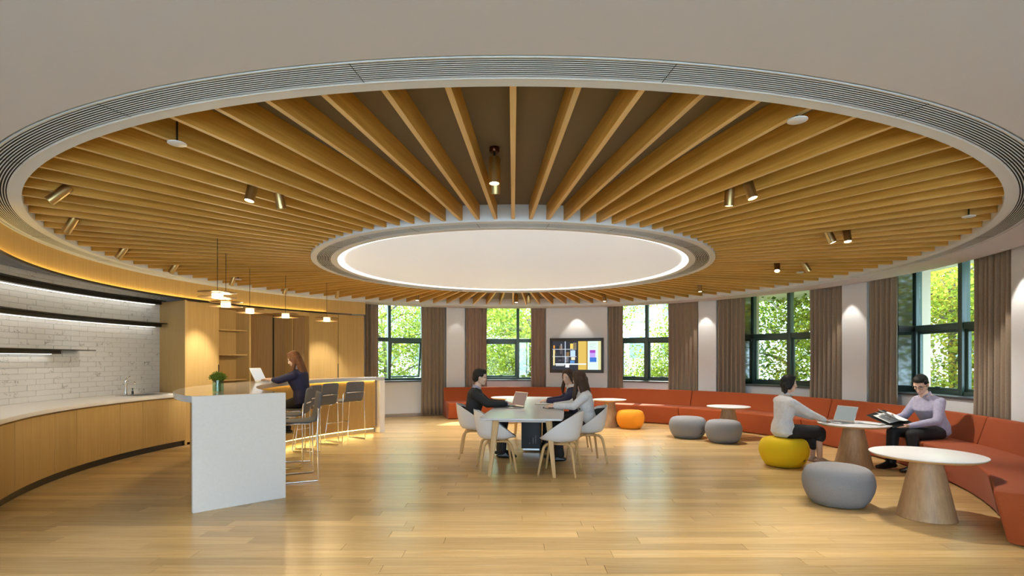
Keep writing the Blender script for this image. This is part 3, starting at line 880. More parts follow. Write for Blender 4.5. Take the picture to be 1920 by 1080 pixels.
# unseen fill lamps, added over and behind the viewer
for x, y, wh in ((-3.0,-8.8,'left of'),(0,-8.8,'directly above'),(3.0,-8.8,'right of'),(-3.0,-10.6,'far behind and left of'),(3.0,-10.6,'far behind and right of')):
    e = empty('fill_ceiling_lamp', (x, y, ZC), 0, 'round flush fill lamp added to the ceiling %s the viewer, outside the picture' % wh, 'ceiling light', 'added fill lamps behind the viewer')
    MB().lathe([(0,-.03),(.20,-.03),(.22,-.02),(.22,-.001),(0,-.001)], 32).obj('housing', M_RING, e, auto=40)
    MB().lathe([(0,-.034),(.19,-.034),(.19,-.0305),(0,-.0305)], 32).obj('diffuser', emitter('back_fill_lamp', (.95,.97,1.0), 8.0), e)

# ================================================================== CURTAINS
def curtain(label, a0, a1, m, seed, r=6.27):
    rg = random.Random(seed)
    span = R(a1 - a0) * r
    folds = max(3, int(round(span / .10)))
    n = folds * 8
    amps = [rg.uniform(.45, 1.25) for _ in range(folds + 2)]
    ph = [rg.uniform(-.35, .35) for _ in range(folds + 2)]
    zs = [.015, .4, .9, 1.4, 1.9, 2.35, 2.7, 2.97]
    front = []; am = (a0 + a1)/2
    for z in zs:
        t = z / 2.97
        row = []
        for i in range(n + 1):
            u = i / n
            f = u * folds; k = int(min(f, folds - 1e-6))
            ww = lerp(amps[k], amps[k+1], f - k)
            w = .058 * ww * (1.0 - .35 * t) * math.sin(2*PI*f + ph[k] * (1 - t) * 1.5)
            narrow = 1 - .05 * math.sin(PI * t) + .02 * (1 - t)
            a = am + (lerp(a0, a1, u) - am) * narrow
            row.append(pol(r - w, a, z))
        front.append(row)
    mb = MB(); vs = []; N1 = n + 1
    for row in front: vs += row
    L = len(vs)
    for row in front: vs += [p + Vector((p.x, p.y, 0)).normalized() * .004 for p in row]
    fs = []
    for j in range(len(zs) - 1):
        for i in range(n):
            q = (j*N1+i, j*N1+i+1, (j+1)*N1+i+1, (j+1)*N1+i)
            fs.append(q); fs.append(tuple(L + x for x in q[::-1]))
    for j in range(len(zs) - 1):
        for i in (0, n):
            fs.append((j*N1+i, (j+1)*N1+i, L+(j+1)*N1+i, L+j*N1+i))
    for j in (0, len(zs)-1):
        for i in range(n): fs.append((j*N1+i, j*N1+i+1, L+j*N1+i+1, L+j*N1+i))
    mb.add(vs, fs)
    c = empty('curtain', pol(r, am), 0, label, 'curtain', 'taupe curtains')
    o = mb.obj('drape', m, c, smooth=True); o.matrix_parent_inverse = Matrix.Translation(-Vector(c.location))
    h = MB().sweep(rect(r - .012, r + .012, 2.972, 2.992), a0, a1, 6).obj('heading_tape', m, c)
    h.matrix_parent_inverse = Matrix.Translation(-Vector(c.location))
CU = [(-34.6,-31.6,'narrow taupe curtain left of the first window, beside the oak cabinet'), (-21.8,-16.2,'taupe curtain right of the first window, reaching the floor'),
      (-11.3,-6.2,'taupe curtain left of the window behind the man in the suit'), (4.2,7.7,'narrow taupe curtain just left of the television'),
      (22.6,26.0,'narrow taupe curtain just right of the television'), (36.2,42.8,'taupe curtain right of the third window'),
      (47.1,52.9,'taupe curtain left of the fourth window'), (65.9,72.1,'taupe curtain behind the seated woman in the white shirt'),
      (77.2,82.1,'taupe curtain left of the rightmost window'), (95.2,101.4,'wide taupe curtain at the far right of the picture')]
for i, (a0, a1, lab) in enumerate(CU):
    curtain(lab, a0, a1, M_CURT2 if i in (2, 3) else M_CURT, 40 + i)

# ================================================================== SOFA
def sofa_module(a0, a1, label, first=False, last=False):
    am = (a0 + a1)/2
    e = empty('sofa_module', pol(5.65, am), 0, label, 'sofa', 'curved sofa modules')
    def P(o): o.matrix_parent_inverse = Matrix.Translation(-Vector(e.location)); return o
    g = .08
    n = 22
    seat = round_poly([(5.335,.012),(5.90,.012),(5.90,.405),(5.60,.412),(5.245,.405)], .03, 4)
    back = round_poly([(5.86,.012),(6.07,.012),(6.06,.735),(5.955,.745),(5.845,.40)], .028, 4)
    def soft(prof, aa, bb):
        mb = MB(); rs = []
        cx = sum(p[0] for p in prof)/len(prof); cz = sum(p[1] for p in prof)/len(prof)
        edge = math.degrees(.022 / 5.6)
        st = [(aa, .955)] + [(aa + edge*.35, .985), (aa + edge, 1.0)] + [(lerp(aa + edge, bb - edge, i/n), 1.0) for i in range(1, n)] + [(bb - edge, 1.0), (bb - edge*.35, .985), (bb, .955)]
        for a, s in st:
            rs.append([pol(cx + (r - cx) * lerp(1, s, .9), a, max(.006, cz + (z - cz) * s) if z > .1 else z) for r, z in prof])
        return mb.rings(rs)
    P(soft(seat, a0 + g, a1 - g).obj('seat', M_SOFA, e, smooth=False, auto=60))
    P(soft(back, a0 + g, a1 - g).obj('backrest', M_SOFA, e, smooth=False, auto=60))
    return e
sofa_module(-17.0, 13.2, 'orange curved sofa section behind the man in the black suit')
sofa_module(13.2, 42.9, 'orange curved sofa section below the third window')
sofa_module(42.9, 72.8, 'orange curved sofa section behind the grey ottomans')
sofa_module(72.8, 102.1, 'orange curved sofa section the man in the lilac shirt sits on')
sofa_module(102.1, 133.6, 'orange curved sofa section nearest the viewer at the right')

# ================================================================== LOUNGE TABLES, OTTOMANS
def lounge_table(x, y, d, label, h=.585, k=1.0):
    e = empty('lounge_table', (x, y, 0), random.random()*6, label, 'table', 'round lounge tables')
    r = d/2
    MB().lathe([(0,h-.030),(r-.03,h-.030),(r-.012,h-.018),(r-.004,h-.010)], 64).obj('top_edge', M_ASH, e, auto=30)
    MB().lathe([(0,h-.010),(r-.003,h-.010),(r,h-.006),(r,h-.001),(r-.003,h),(0,h)], 64).obj('tabletop', M_WTOP, e, auto=40)
    MB().lathe([(0,0),(.226*k,0),(.230*k,.006),(.118*k,h-.05),(.118*k,h-.031),(0,h-.031)], 56).obj('cone_base', M_CONE, e, auto=30)
    return e
T1 = lounge_table(3.79,-2.94,.89,'round white lounge table on an oak cone, nearest the viewer')
T2 = lounge_table(4.59,-.60,.86,'round white lounge table between the seated woman and man')
T3 = lounge_table(3.97,2.09,.76,'round white lounge table behind the two grey ottomans', k=.95)
T4 = lounge_table(2.08,3.80,.72,'round white lounge table left of the orange ottoman', k=.95)
T5 = lounge_table(-.12,4.45,.76,'round white lounge table behind the man in the suit', k=.95)

def ottoman(x, y, w, h, m, label, rz=0, tag=True):
    e = empty('ottoman', (x, y, 0), rz, label, 'ottoman', 'round knit ottomans')
    r = w/2
    prof = [(0,.004),(r*.60,.004),(r*.72,.012),(r*.86,.07),(r*.965,.15*h/.38),(r,.21*h/.38),(r*.985,.265*h/.38),(r*.93,.32*h/.38),(r*.86,.352*h/.38),(r*.78,.367*h/.38),(r*.68,.376*h/.38),(r*.4,.380*h/.38),(0,h)]
    MB().lathe(prof, 48).obj('cover', m, e, auto=75)
    MB().lathe([(0,.0),(r*.58,.0),(r*.58,.004),(0,.004)], 32).obj('base_disc', M_BLACK, e)
    if tag:
        a = R(-62) - rz
        p = Vector((r*.955*math.cos(a), r*.955*math.sin(a), .11))
        MB().box((0,0,0), (.004,.018,.030), m=Matrix.Rotation(a, 3, 'Z') @ Matrix.Rotation(R(26), 3, 'Y')).obj('tag', M_BLACK, e, loc=p)
    return e
ottoman(3.26,-2.47,.65,.385,M_GREYF,'large light grey ottoman nearest the viewer', tag=False)
ottoman(3.69,-.52,.63,.385,M_YELF,'yellow ottoman the woman in the white shirt sits on', .25)
ottoman(3.24,2.15,.68,.385,M_GREYF,'left one of the two grey ottomans at the back', -.9)
ottoman(3.68,1.58,.62,.385,M_GREYF,'right one of the two grey ottomans at the back', 1.5, tag=False)
ottoman(2.46,3.47,.585,.385,M_ORGF,'amber orange ottoman in front of the sofa', tag=False)

# ================================================================== MEETING TABLE
TA = R(-5.5)
TC = Vector((.27, .46, 0))
mt = empty('meeting_table', TC, TA, 'long grey white meeting table with tapered oak legs', 'table')
LX, LY = .515, 1.90
out = round_poly([(-LX+.02,-LY),(LX-.02,-LY),(LX,-LY+.25),(LX,LY-.25),(LX-.02,LY),(-LX+.02,LY),(-LX,LY-.25),(-LX,-LY+.25)], .03, 3)
mb = MB(); mb.rings([[Vector((x,y,.716)) for x,y in out],[Vector((x*1.0,y*1.0,.74)) for x,y in out]])
mb.obj('tabletop', M_GTOP, mt, bevel=.003, seg=1)
MB().box((0,0,.70), (.80, 3.30, .030)).obj('apron', mat('dark_grey_metal', (.06,.06,.065), .5), mt, bevel=.003)
for sx in (-1, 1):
    for yy in (-1.62, -.02, 1.62):
        if yy == -.02: continue
        s = 1 if yy > 0 else -1
        tp_ = Vector((sx*.33, yy*.985, .70)); bt = Vector((sx*.40, yy*1.05, 0))
        q = []
        for p, w in ((bt, .020), (tp_, .040)):
            q.append([p + Vector((-w,-w,0)), p + Vector((w,-w,0)), p + Vector((w,w,0)), p + Vector((-w,w,0))])
        MB().rings(q).obj('leg', M_ASH, mt, bevel=.006)
for yy in (-1.6, 1.6):
    MB().box((0, yy, .69), (.74,.05,.05)).obj('cross_rail', M_WHITEP, mt, bevel=.003)
bx = MB().box((.0, .40, .37), (.30, .62, .63)).obj('cable_box', mat('anthracite', (.035,.037,.042), .5), mt, bevel=.006)
MB().box((0, .40, .04), (.26,.56,.03)).obj('cable_box_foot', M_STEEL, mt)
vm = MB()
for k, (xx, hh) in enumerate(((-.02,.03),(.035,.10),(.075,.13))):
    for j in range(int(hh/.016)):
        vm.box((xx, .088, .14 + .016*j), (.016,.004,.006))
setp(vm.obj('vent_slots', mat('vent_grey', (.35,.35,.36), .5), bx), kind='stuff')

# ---- shell armchairs
def make_chair():
    e = empty('shell_armchair')
    nphi, nt = 48, 12
    def rim(ph):
        c = math.cos(ph)                        # ph = 0 at the back
        a = abs(math.degrees(ph))
        pts = [(0,.80),(38,.77),(65,.70),(90,.62),(110,.555),(130,.495),(150,.46),(180,.445)]
        for (a0,h0),(a1,h1) in zip(pts, pts[1:]):
            if a <= a1:
                t = (a-a0)/(a1-a0)
                return lerp(h0, h1, t)
        return .425
    def surf(ph, t, off=0.0):
        h = rim(ph)
        # direction: back is -x
        dx, dy = -math.cos(ph), math.sin(ph)
        rx = .245 + .045 * max(0, math.cos(ph)) if math.cos(ph) > 0 else .245 - .02*math.cos(ph)*0
        ry = .285
        base = .80
        if t < .5:
            s = t / .5
            rr = base * s
            z = .405 + .03 * s**3 * 1.0
        else:
            s = (t - .5) / .5
            rr = base + (1.0 - base) * (math.sin(s*PI/2)**.55) * (1 if h > .5 else .9) + .10 * s * (h - .43) / .37
            z = .435 + (h - .435) * s**1.25
        k = 1 - off
        return Vector((dx * rx * rr * k + .02, dy * ry * rr * k, z + off*.10*(1 if t < .5 else .15)))
    def grid(off, t1, ph0=0, ph1=2*PI):
        vs = [surf(0, 0, off)]; fs = []
        for j in range(1, nt + 1):
            for i in range(nphi):
                ph = 2*PI*i/nphi
                if ph > PI: ph -= 2*PI
                vs.append(surf(ph, t1*j/nt, off))
        for i in range(nphi): fs.append((0, 1 + i, 1 + (i+1) % nphi))
        for j in range(1, nt):
            for i in range(nphi):
                a = 1 + (j-1)*nphi + i; b = 1 + (j-1)*nphi + (i+1) % nphi
                fs.append((a, a + nphi, b + nphi, b))
        return vs, fs
    vo, fo_ = grid(0.0, 1.0); vi, fi = grid(.030, 1.0)
    mb = MB(); L = len(vo)
    fs = list(fo_) + [tuple(L + x for x in f[::-1]) for f in fi]
    last = 1 + (nt-1)*nphi
    for i in range(nphi):
        a, b = last + i, last + (i+1) % nphi
        fs.append((a, b, L+b, L+a))
    mb.add(vo + vi, fs)
    mb.obj('shell', M_WHITEP, e, auto=50)
    vp, fp = grid(.045, .955); vq, fq = grid(.034, .955)
    mb = MB(); L = len(vp)
    fs = list(fp) + [tuple(L + x for x in f[::-1]) for f in fq]
    for i in range(nphi):
        a, b = last + i, last + (i+1) % nphi
        fs.append((a, b, L+b, L+a))
    mb.add(vp + vq, fs)
    mb.obj('seat_pad', M_CHAR, e, auto=60)
    for sx in (-1, 1):
        for sy in (-1, 1):
            pts = spline([(sx*.03+.01, sy*.10, .393), (sx*.10, sy*.14, .393), (sx*.155, sy*.168, .372), (sx*.185, sy*.19, .30), (sx*.235, sy*.235, .0)], 5)
            MB().tube(pts, [lerp(.016, .019, min(1, i/8)) if i < 14 else lerp(.019, .012, (i-14)/6) for i in range(len(pts))], 10).obj('leg', M_ASH, e, smooth=True)
    for sy in (-1, 1):
        MB().tube([(-.10, sy*.14, .393), (.10, sy*.14, .393)], .014, 8).obj('seat_rail', M_ASH, e, smooth=True)
    return e
ch0 = make_chair()
CH = [(-.22,-.80,R(8),'empty white shell armchair at the near left of the table'), (-.55,.18,0,'white shell armchair under the man in the black suit'),
      (.60,-1.02,R(180-16),'empty white shell armchair at the near right of the table'), (1.04,-.22,R(180+8),'white shell armchair under the woman in the white blouse'),
      (1.00,.78,R(180),'white shell armchair under the woman in the navy blazer'), (-.30,1.25,R(0),'empty white shell armchair at the far left of the table'),]
for i, (x, y, rz, lab) in enumerate(CH):
    if i == 5: continue
    o = ch0 if i == 0 else copy_tree(ch0)
    o.location = (x, y, 0); o.rotation_euler = (0, 0, rz); setp(o, lab, 'chair', 'white shell armchairs')
# ================================================================== TELEVISION
tva = 15.25
tvp = pol(6.235 - .075, tva, 0)
tv = empty('television', (tvp.x, tvp.y, 1.545), R(-tva), 'wide black framed television on the white wall', 'television')
TW, THh = 1.37, .885
mb = MB()
for x in (-1, 1): mb.box((x*(TW/2-.03), 0, 0), (.06, .09, THh))
mb.box((0, 0, THh/2-.04), (TW-.12, .09, .08)); mb.box((0, 0, -THh/2+.04), (TW-.12, .09, .08))
mb.obj('frame', mat('tv_frame', (.022,.020,.019), .45), tv, bevel=.004)
MB().box((0, .02, 0), (TW-.12, .04, THh-.16)).obj('back_panel', M_BLACK, tv)
TVM = []; mb = MB()
def patch(x0, z0, x1, z1, col, s=1.0, dep=0):
    """flat print on the screen, coordinates 0..1 from the top left"""
    W, H = TW - .12, THh - .16
    TVM.append(emitter('screen_%d' % len(TVM), col, s)); mb.cur = len(TVM) - 1
    y = -.003 - dep*.0006
    q = [(-W/2 + x0*W, y, H/2 - z1*H), (-W/2 + x1*W, y, H/2 - z1*H), (-W/2 + x1*W, y, H/2 - z0*H), (-W/2 + x0*W, y, H/2 - z0*H)]
    mb.add(q, [(0,1,2,3)])
patch(0,0,1,1,(.03,.03,.035))
patch(.0,.0,.535,1,(.035,.038,.045),1,1)
patch(.535,0,.725,1,(.62,.43,.10),1,1); patch(.70,0,.728,1,(.35,.20,.04),1,2)
patch(.728,0,.96,1,(.62,.78,.70),1,1); patch(.94,0,1,1,(.62,.60,.30),1,2)
patch(.77,.31,.885,.41,(.35,.06,.45),1,3); patch(.77,.41,.885,.57,(.45,.32,.75),1,3); patch(.77,.57,.905,.73,(.05,.16,.55),1,3)
for k in range(4): patch(.77,.09+.045*k,.90-.03*(k%3),.097+.045*k,(.25,.30,.32),1,3)
rr = random.Random(5)
for k in range(26):
    x = rr.uniform(.01,.44); z = rr.uniform(.02,.70); w_ = rr.uniform(.01,.07); h_ = rr.uniform(.03,.22)
    c = rr.choice([(.10,.09,.10),(.22,.13,.06),(.03,.03,.04),(.32,.33,.36),(.06,.05,.04),(.14,.15,.18)])
    patch(x, z, min(.5,x+w_), min(.78,z+h_), c, 1, 2)
patch(.26,.0,.275,.78,(.55,.62,.75),1,3); patch(.015,.30,.05,.85,(.75,.62,.30),1,3); patch(.02,.14,.05,.25,(.75,.30,.05),1,3)
patch(.37,.08,.43,.26,(.85,.55,.12),1,3); patch(.43,.05,.50,.30,(.20,.16,.10),1,3); patch(.375,.32,.475,.55,(.45,.62,.92),1,3); patch(.39,.56,.47,.66,(.72,.66,.48),1,3); patch(.37,.68,.46,.77,(.10,.26,.55),1,3)
for zz in (.27,.53): patch(.0,zz,.5,zz+.018,(.55,.58,.62),1,3)
patch(.06,.78,.70,.825,(.72,.78,.82),1,4); patch(.07,.84,.25,.87,(.60,.62,.62),1,4); patch(.27,.79,.35,.92,(.95,.97,1.0),1,5)
mb.obj('screen', TVM, tv)

# ================================================================== LAPTOPS, PAPERS, VASE
def laptop(x, y, z, rz, label, open_=112, screen=(.16,.14,.15), body=M_STEEL, w=.32, d=.22):
    """local -y side is the user's side, hinge at +y"""
    e = empty('laptop', (x, y, z), rz, label, 'laptop', 'open laptops')
    MB().box((0,0,.007), (w,d,.013)).obj('base', body, e, bevel=.003, seg=1)
    MB().box((0,.015,.0142), (w*.86,d*.48,.0014)).obj('keyboard', M_BLACK, e)
    MB().box((0,-.075,.0140), (w*.32,d*.26,.0010)).obj('touchpad', M_GREYF, e)
    m = Matrix.Rotation(R(open_ - 90), 3, 'X').inverted()
    sc_ = MB().box((0,0,d/2), (w,.007,d)).obj('screen_lid', body, e, bevel=.002, seg=1, loc=(0,d/2-.002,.016), rot=(-R(open_-90),0,0))
    MB().box((0,-.0040,d/2+.002), (w-.018,.001,d-.026)).obj('display', mat('display_%d' % int(1000*x), (.03,.03,.03), .35, emit=screen, estr=.9, spec=.3), sc_)
    return e
laptop(-.02,.05,.7405,R(-55),'open silver laptop in front of the man in the black suit', 110, (.16,.10,.09))
laptop(-3.76,.40,1.1005,R(86),'open white laptop on the bar in front of the woman in navy', 116, (.5,.5,.5), M_WHITEP)
laptop(4.42,-.52,.5855,R(-72),'open laptop on the round table by the woman in the white shirt', 112, (.20,.23,.22))
def flat_item(name, label, cat, x, y, z, rz, w, d, h, m, m2=None):
    e = empty(name, (x,y,z), rz, label, cat)
    MB().box((0,0,h/2), (w,d,h)).obj('cover', m, e, bevel=min(.002,h*.3), seg=1)
    if m2: MB().box((.0,.0,h+.0012), (w*.92,d*.92,.0022)).obj('sheet', m2, e)
    return e
flat_item('open_notebook','notebook lying on the table by the woman in the navy blazer','notebook',.52,.62,.7405,R(-8),.34,.24,.012,mat('kraft',(.42,.36,.28),.8),M_PAPER)
flat_item('document_folder','dark folder with papers on the table by the white blouse woman','folder',.60,.03,.7405,R(80),.24,.30,.014,M_SUIT,M_PAPER)
flat_item('paper_sheet','loose paper under the hand of the man in the suit','paper',.02,-.33,.7405,R(70),.21,.30,.002,M_PAPER)
flat_item('magazine','magazine lying on the round table beside the laptop','magazine',4.80,-.68,.5855,R(30),.21,.28,.008,mat('magazine_green',(.30,.34,.28),.5),M_PAPER)
vz = empty('plant_vase', pol(3.80, -124.3, 1.1005), 0, 'clear glass vase with a round tuft of green leaves on the bar', 'vase')
MB().lathe([(0,0),(.052,0),(.055,.004),(.055,.13),(.052,.13),(.052,.006),(0,.006)], 28).obj('glass', pane_glass('vase_glass', (.80,.90,.84), .07, .02), vz, auto=40)
MB().lathe([(0,.008),(.048,.008),(.048,.075),(0,.075)], 24).obj('water', pane_glass('water', (.80,.92,.86), .06), vz, auto=40)
st = MB(); rr = random.Random(2)
for k in range(14):
    a = rr.uniform(0,2*PI); q = rr.uniform(.005,.035)
    st.tube([(q*math.cos(a),q*math.sin(a),.012),(q*.8*math.cos(a+.4),q*.8*math.sin(a+.4),.13)], .004, 5)
so_ = st.obj('stems', M_LEAF[1], vz); setp(so_, kind='stuff')
lf = MB()
for k in range(230):
    u = rr.random(); a = rr.uniform(0,2*PI); ph = math.acos(1 - u*1.25)
    rad = .078
    d = Vector((math.sin(ph)*math.cos(a), math.sin(ph)*math.sin(a), math.cos(ph)*.8))
    p = Vector((0,0,.15)) + d*rad*rr.uniform(.75,1.05)
    t = d.orthogonal().normalized(); b = d.cross(t); s = .016
    ang = rr.uniform(0,PI); t2 = t*math.cos(ang)+b*math.sin(ang)
    lf.add([p - t2*s*.5, p + d*s + b*s*.35, p + t2*s*.6, p + d*s*.3 - b*s*.4], [(0,1,2,3)])
lf.ell((0,0,.155),(.068,.068,.055))
lo_ = lf.obj('leaf_tuft', M_LEAF[1], vz); setp(lo_, kind='stuff')

# ================================================================== OUTDOORS
gd = MB().box((0, 30, -1.75), (90, 70, .3)).obj('ground_outside', M_GRASS)
setp(gd, 'sunlit lawn outside the windows', 'lawn', kind='structure')
pv = MB().box((0, 12.6, -1.59), (60, 2.0, .03)).obj('garden_path', mat('paving', (.62,.62,.58), .8))
setp(pv, 'pale paved path beyond the windows', 'path', kind='structure')
def leaf_mesh(P, D, W, S, material):
    n = len(P); S = S[:, None]
    N = np.cross(D, W) * S * .12
    q = np.stack([P, P + D*S*.5 + W*S*.32 + N, P + D*S, P + D*S*.5 - W*S*.32 + N], axis=1).reshape(-1, 3)
    me = bpy.data.meshes.new('foliage')
    me.vertices.add(4*n); me.vertices.foreach_set('co', q.astype(np.float32).ravel())
    b = (np.arange(n)*4)[:, None]
    idx = np.concatenate([b, b+1, b+2, b, b+2, b+3], axis=1).astype(np.int32).ravel()
    me.loops.add(6*n); me.loops.foreach_set('vertex_index', idx)
    me.polygons.add(2*n); me.polygons.foreach_set('loop_start', np.arange(2*n, dtype=np.int32)*3)
    me.update(calc_edges=True); me.materials.append(material)
    return me
def unit(v): return v / np.linalg.norm(v, axis=1, keepdims=True)
def leaf_cloud(e, n, tips, cr, zmin, leaf, material, seed):
    g = np.random.default_rng(seed)
    T = np.array([tuple(t) for t in tips])
    P = T[g.integers(0, len(T), n)] + g.normal(0, 1, (n, 3)) * np.array([.38, .38, .32]) * (cr/1.8)
    P = P[P[:, 2] > zmin]; n = len(P)
    D = unit(g.normal(0, 1, (n, 3)) * np.array([1, 1, .6]))
    W = unit(np.cross(D, g.normal(0, 1, (n, 3))))
    return link_mesh('foliage', leaf_mesh(P, D, W, leaf * g.uniform(.7, 1.35, n), material), e)
def tree(x, y, h, cr, label, li=(0,1), seed=1, n=15000, z0=-1.6, low=.2, leaf=.095):
    rg = random.Random(seed)
    e = empty('garden_tree', (x, y, z0), 0, label, 'tree', 'trees outside the windows')
    tr = MB()
    top = Vector((rg.uniform(-.3,.3), rg.uniform(-.3,.3), h*.8))
    trunk = spline([(0,0,0), (rg.uniform(-.15,.15),rg.uniform(-.1,.1),h*.3), (rg.uniform(-.3,.3),rg.uniform(-.2,.2),h*.55), top], 4)
    tr.tube(trunk, [lerp(.13,.03,i/(len(trunk)-1)) for i in range(len(trunk))], 8)
    tr.obj('trunk', M_BARK, e, smooth=True)
    tips = []
    for k in range(14):
        t = rg.uniform(.25,1.0); b0 = trunk[int(t*(len(trunk)-1))]
        a = rg.uniform(0,2*PI); ln = cr*rg.uniform(.55,1.0)
        b2 = b0 + Vector((math.cos(a)*ln, math.sin(a)*ln, ln*rg.uniform(-.05,.6)))
        bm_ = (b0+b2)/2 + Vector((0,0,ln*.15))
        MB().tube(spline([b0,bm_,b2],4), [.045,.042,.04,.036,.03,.025,.02,.015,.010], 6).obj('branch', M_BARK, e, smooth=True)
        tips += [b2, bm_, (bm_+b2)/2 + Vector((rg.uniform(-.3,.3),rg.uniform(-.3,.3),rg.uniform(-.2,.4)))]
    for li_ in li:
        o = leaf_cloud(e, n // len(li), tips, cr, h*low, leaf, M_LEAF[li_], seed*10 + li_); setp(o, kind='stuff')
    return e
tree(-4.6,11.6,6.0,2.2,'spreading green tree outside the first window',(0,1),1)
tree(-1.8,12.6,6.4,2.2,'pale green tree seen between the first two windows',(0,1),2)
tree(.7,10.6,5.6,1.9,'lime green tree outside the window behind the suited man',(0,1),3)
tree(3.0,12.2,5.8,2.0,'green tree filling the right pane beside the television',(0,1),4)
tree(5.8,10.2,6.2,2.2,'leafy tree outside the third window',(0,1),5)
tree(8.3,7.8,6.6,2.4,'dense tree with dark branches outside the fourth window',(0,1,2),6,20000)
tree(10.2,4.8,6.4,2.3,'golden green tree right of the fourth window',(0,3),7,18000)
tree(10.4,1.6,6.8,2.5,'bright lime tree outside the rightmost window',(0,1),8,22000)
tree(11.6,-1.6,6.4,2.3,'yellow green tree at the right of the rightmost window',(0,3),9,18000)
tree(-8.0,14.5,6.0,2.2,'tree at the far left beyond the first window',(0,1),10)
def hedge(x, y, w, h, label, li, seed, n=5000, z0=-1.6):
    rg = random.Random(seed)
    e = empty('garden_shrub', (x, y, z0), 0, label, 'shrub', 'shrubs outside the windows')
    for li_ in li:
        g = np.random.default_rng(seed*10 + li_); k = n // len(li)
        P = np.stack([g.uniform(-w, w, k), g.uniform(-.45, .45, k), np.zeros(k)], axis=1)
        P[:, 2] = g.uniform(.05, 1, k)**.6 * h * (.8 + .25*np.sin(P[:, 0]*2.3 + seed))
        D = unit(g.normal(0, 1, (k, 3)) * np.array([1, 1, .6]) + np.array([0, 0, .3])); W = unit(np.cross(D, g.normal(0, 1, (k, 3))))
        o = link_mesh('foliage', leaf_mesh(P, D, W, .085 * g.uniform(.7, 1.3, k), M_LEAF[li_]), e); setp(o, kind='stuff')
    MB().tube([(0,0,0),(.05,0,h*.6)], [.05,.02], 6).obj('stem', M_BARK, e)
hedge(-3.6,10.6,1.5,2.6,'low green shrub under the first window',(0,1),21)
hedge(-.4,14.6,1.8,3.4,'autumn coloured shrub behind the suited man\'s window',(3,0),22)
hedge(4.2,9.4,1.0,2.4,'green shrub below the third window',(0,1),23)
hedge(8.6,4.6,1.4,2.6,'low shrub below the fourth window',(0,1),24)
hedge(9.6,.6,1.4,2.6,'low shrub below the rightmost window',(1,0),25)
# pale buildings beyond the trees
def building(x, y, w, d, h, label, rows, cols, seed, z0=-1.6, rz=0):
    e = empty('white_building', (x, y, z0), rz, label, 'building')
    MB().box((0,0,h/2), (w,d,h)).obj('wall', mat('building_white', (.85,.85,.84), .8), e)
    MB().box((0,0,h+.1), (w+.4,d+.4,.2)).obj('roof', mat('building_roof', (.6,.6,.6), .8), e)
    wm = MB().box((0,0,0), (1,1,1)).mesh('window', mat('far_glass', (.22,.27,.32), .1))
    bm_ = MB().box((0,0,0), (1,1,1)).mesh('balcony', mat('far_balcony', (.72,.73,.74), .7))
    for r_ in range(rows):
        for c in range(cols):
            xx = -w/2 + (c+.5)*w/cols; zz = (r_+.55)*h/rows
            o = link_mesh('window', wm, e, (xx, -d/2-.02, zz)); o.scale = (w/cols*.5, .06, h/rows*.5)
            if (r_ + c) % 2:
                o = link_mesh('balcony', bm_, e, (xx, -d/2-.35, zz - h/rows*.30)); o.scale = (w/cols*.62, .6, h/rows*.18)
building(-4.5, 27, 11, 5, 11, 'white apartment block beyond the trees at the left window', 5, 6, 1)
building(9.5, 25, 9, 5, 12, 'white apartment block behind the third window', 5, 5, 2, rz=R(-15))
building(22, 14, 10, 5, 9, 'pale building behind the trees at the fourth window', 4, 5, 3, rz=R(-60))
# ================================================================== PEOPLE
def remeshed(name, mb, m, parent, voxel=.008, smooth=4, ratio=1.0):
    me = mb.mesh(name + '_raw', m)
    o = link_mesh(name + '_raw', me)
    md = o.modifiers.new('remesh', 'REMESH'); md.mode = 'VOXEL'; md.voxel_size = voxel; md.adaptivity = 0
    if smooth:
        s = o.modifiers.new('smooth', 'SMOOTH'); s.iterations = smooth; s.factor = .5
    if ratio < 1:
        dc = o.modifiers.new('dec', 'DECIMATE'); dc.ratio = ratio
    dg = bpy.context.evaluated_depsgraph_get()
    dg.update()
    ev = o.evaluated_get(dg)
    out = bpy.data.meshes.new_from_object(ev, preserve_all_data_layers=False, depsgraph=dg)
    out.name = name
    bpy.data.objects.remove(o); bpy.data.meshes.remove(me)
    out.materials.clear(); out.materials.append(m)
    out.polygons.foreach_set('use_smooth', [True]*len(out.polygons))
    return link_mesh(name, out, parent)

def torso_loft(secs):
    """secs: list of (center, fwd halfwidth, side halfwidth, pitch deg)"""
    rs = []
    n = 24
    for c, a, b, pt in secs:
        c = Vector(c); M = Matrix.Rotation(R(pt), 3, 'Y')
        ring = []
        for k in range(n):
            q = 2*PI*k/n; cx, sy = math.cos(q), math.sin(q)
            ring.append(c + M @ Vector((a*math.copysign(abs(cx)**.9, cx), b*math.copysign(abs(sy)**.85, sy), 0)))
        rs.append(ring)
    return rs

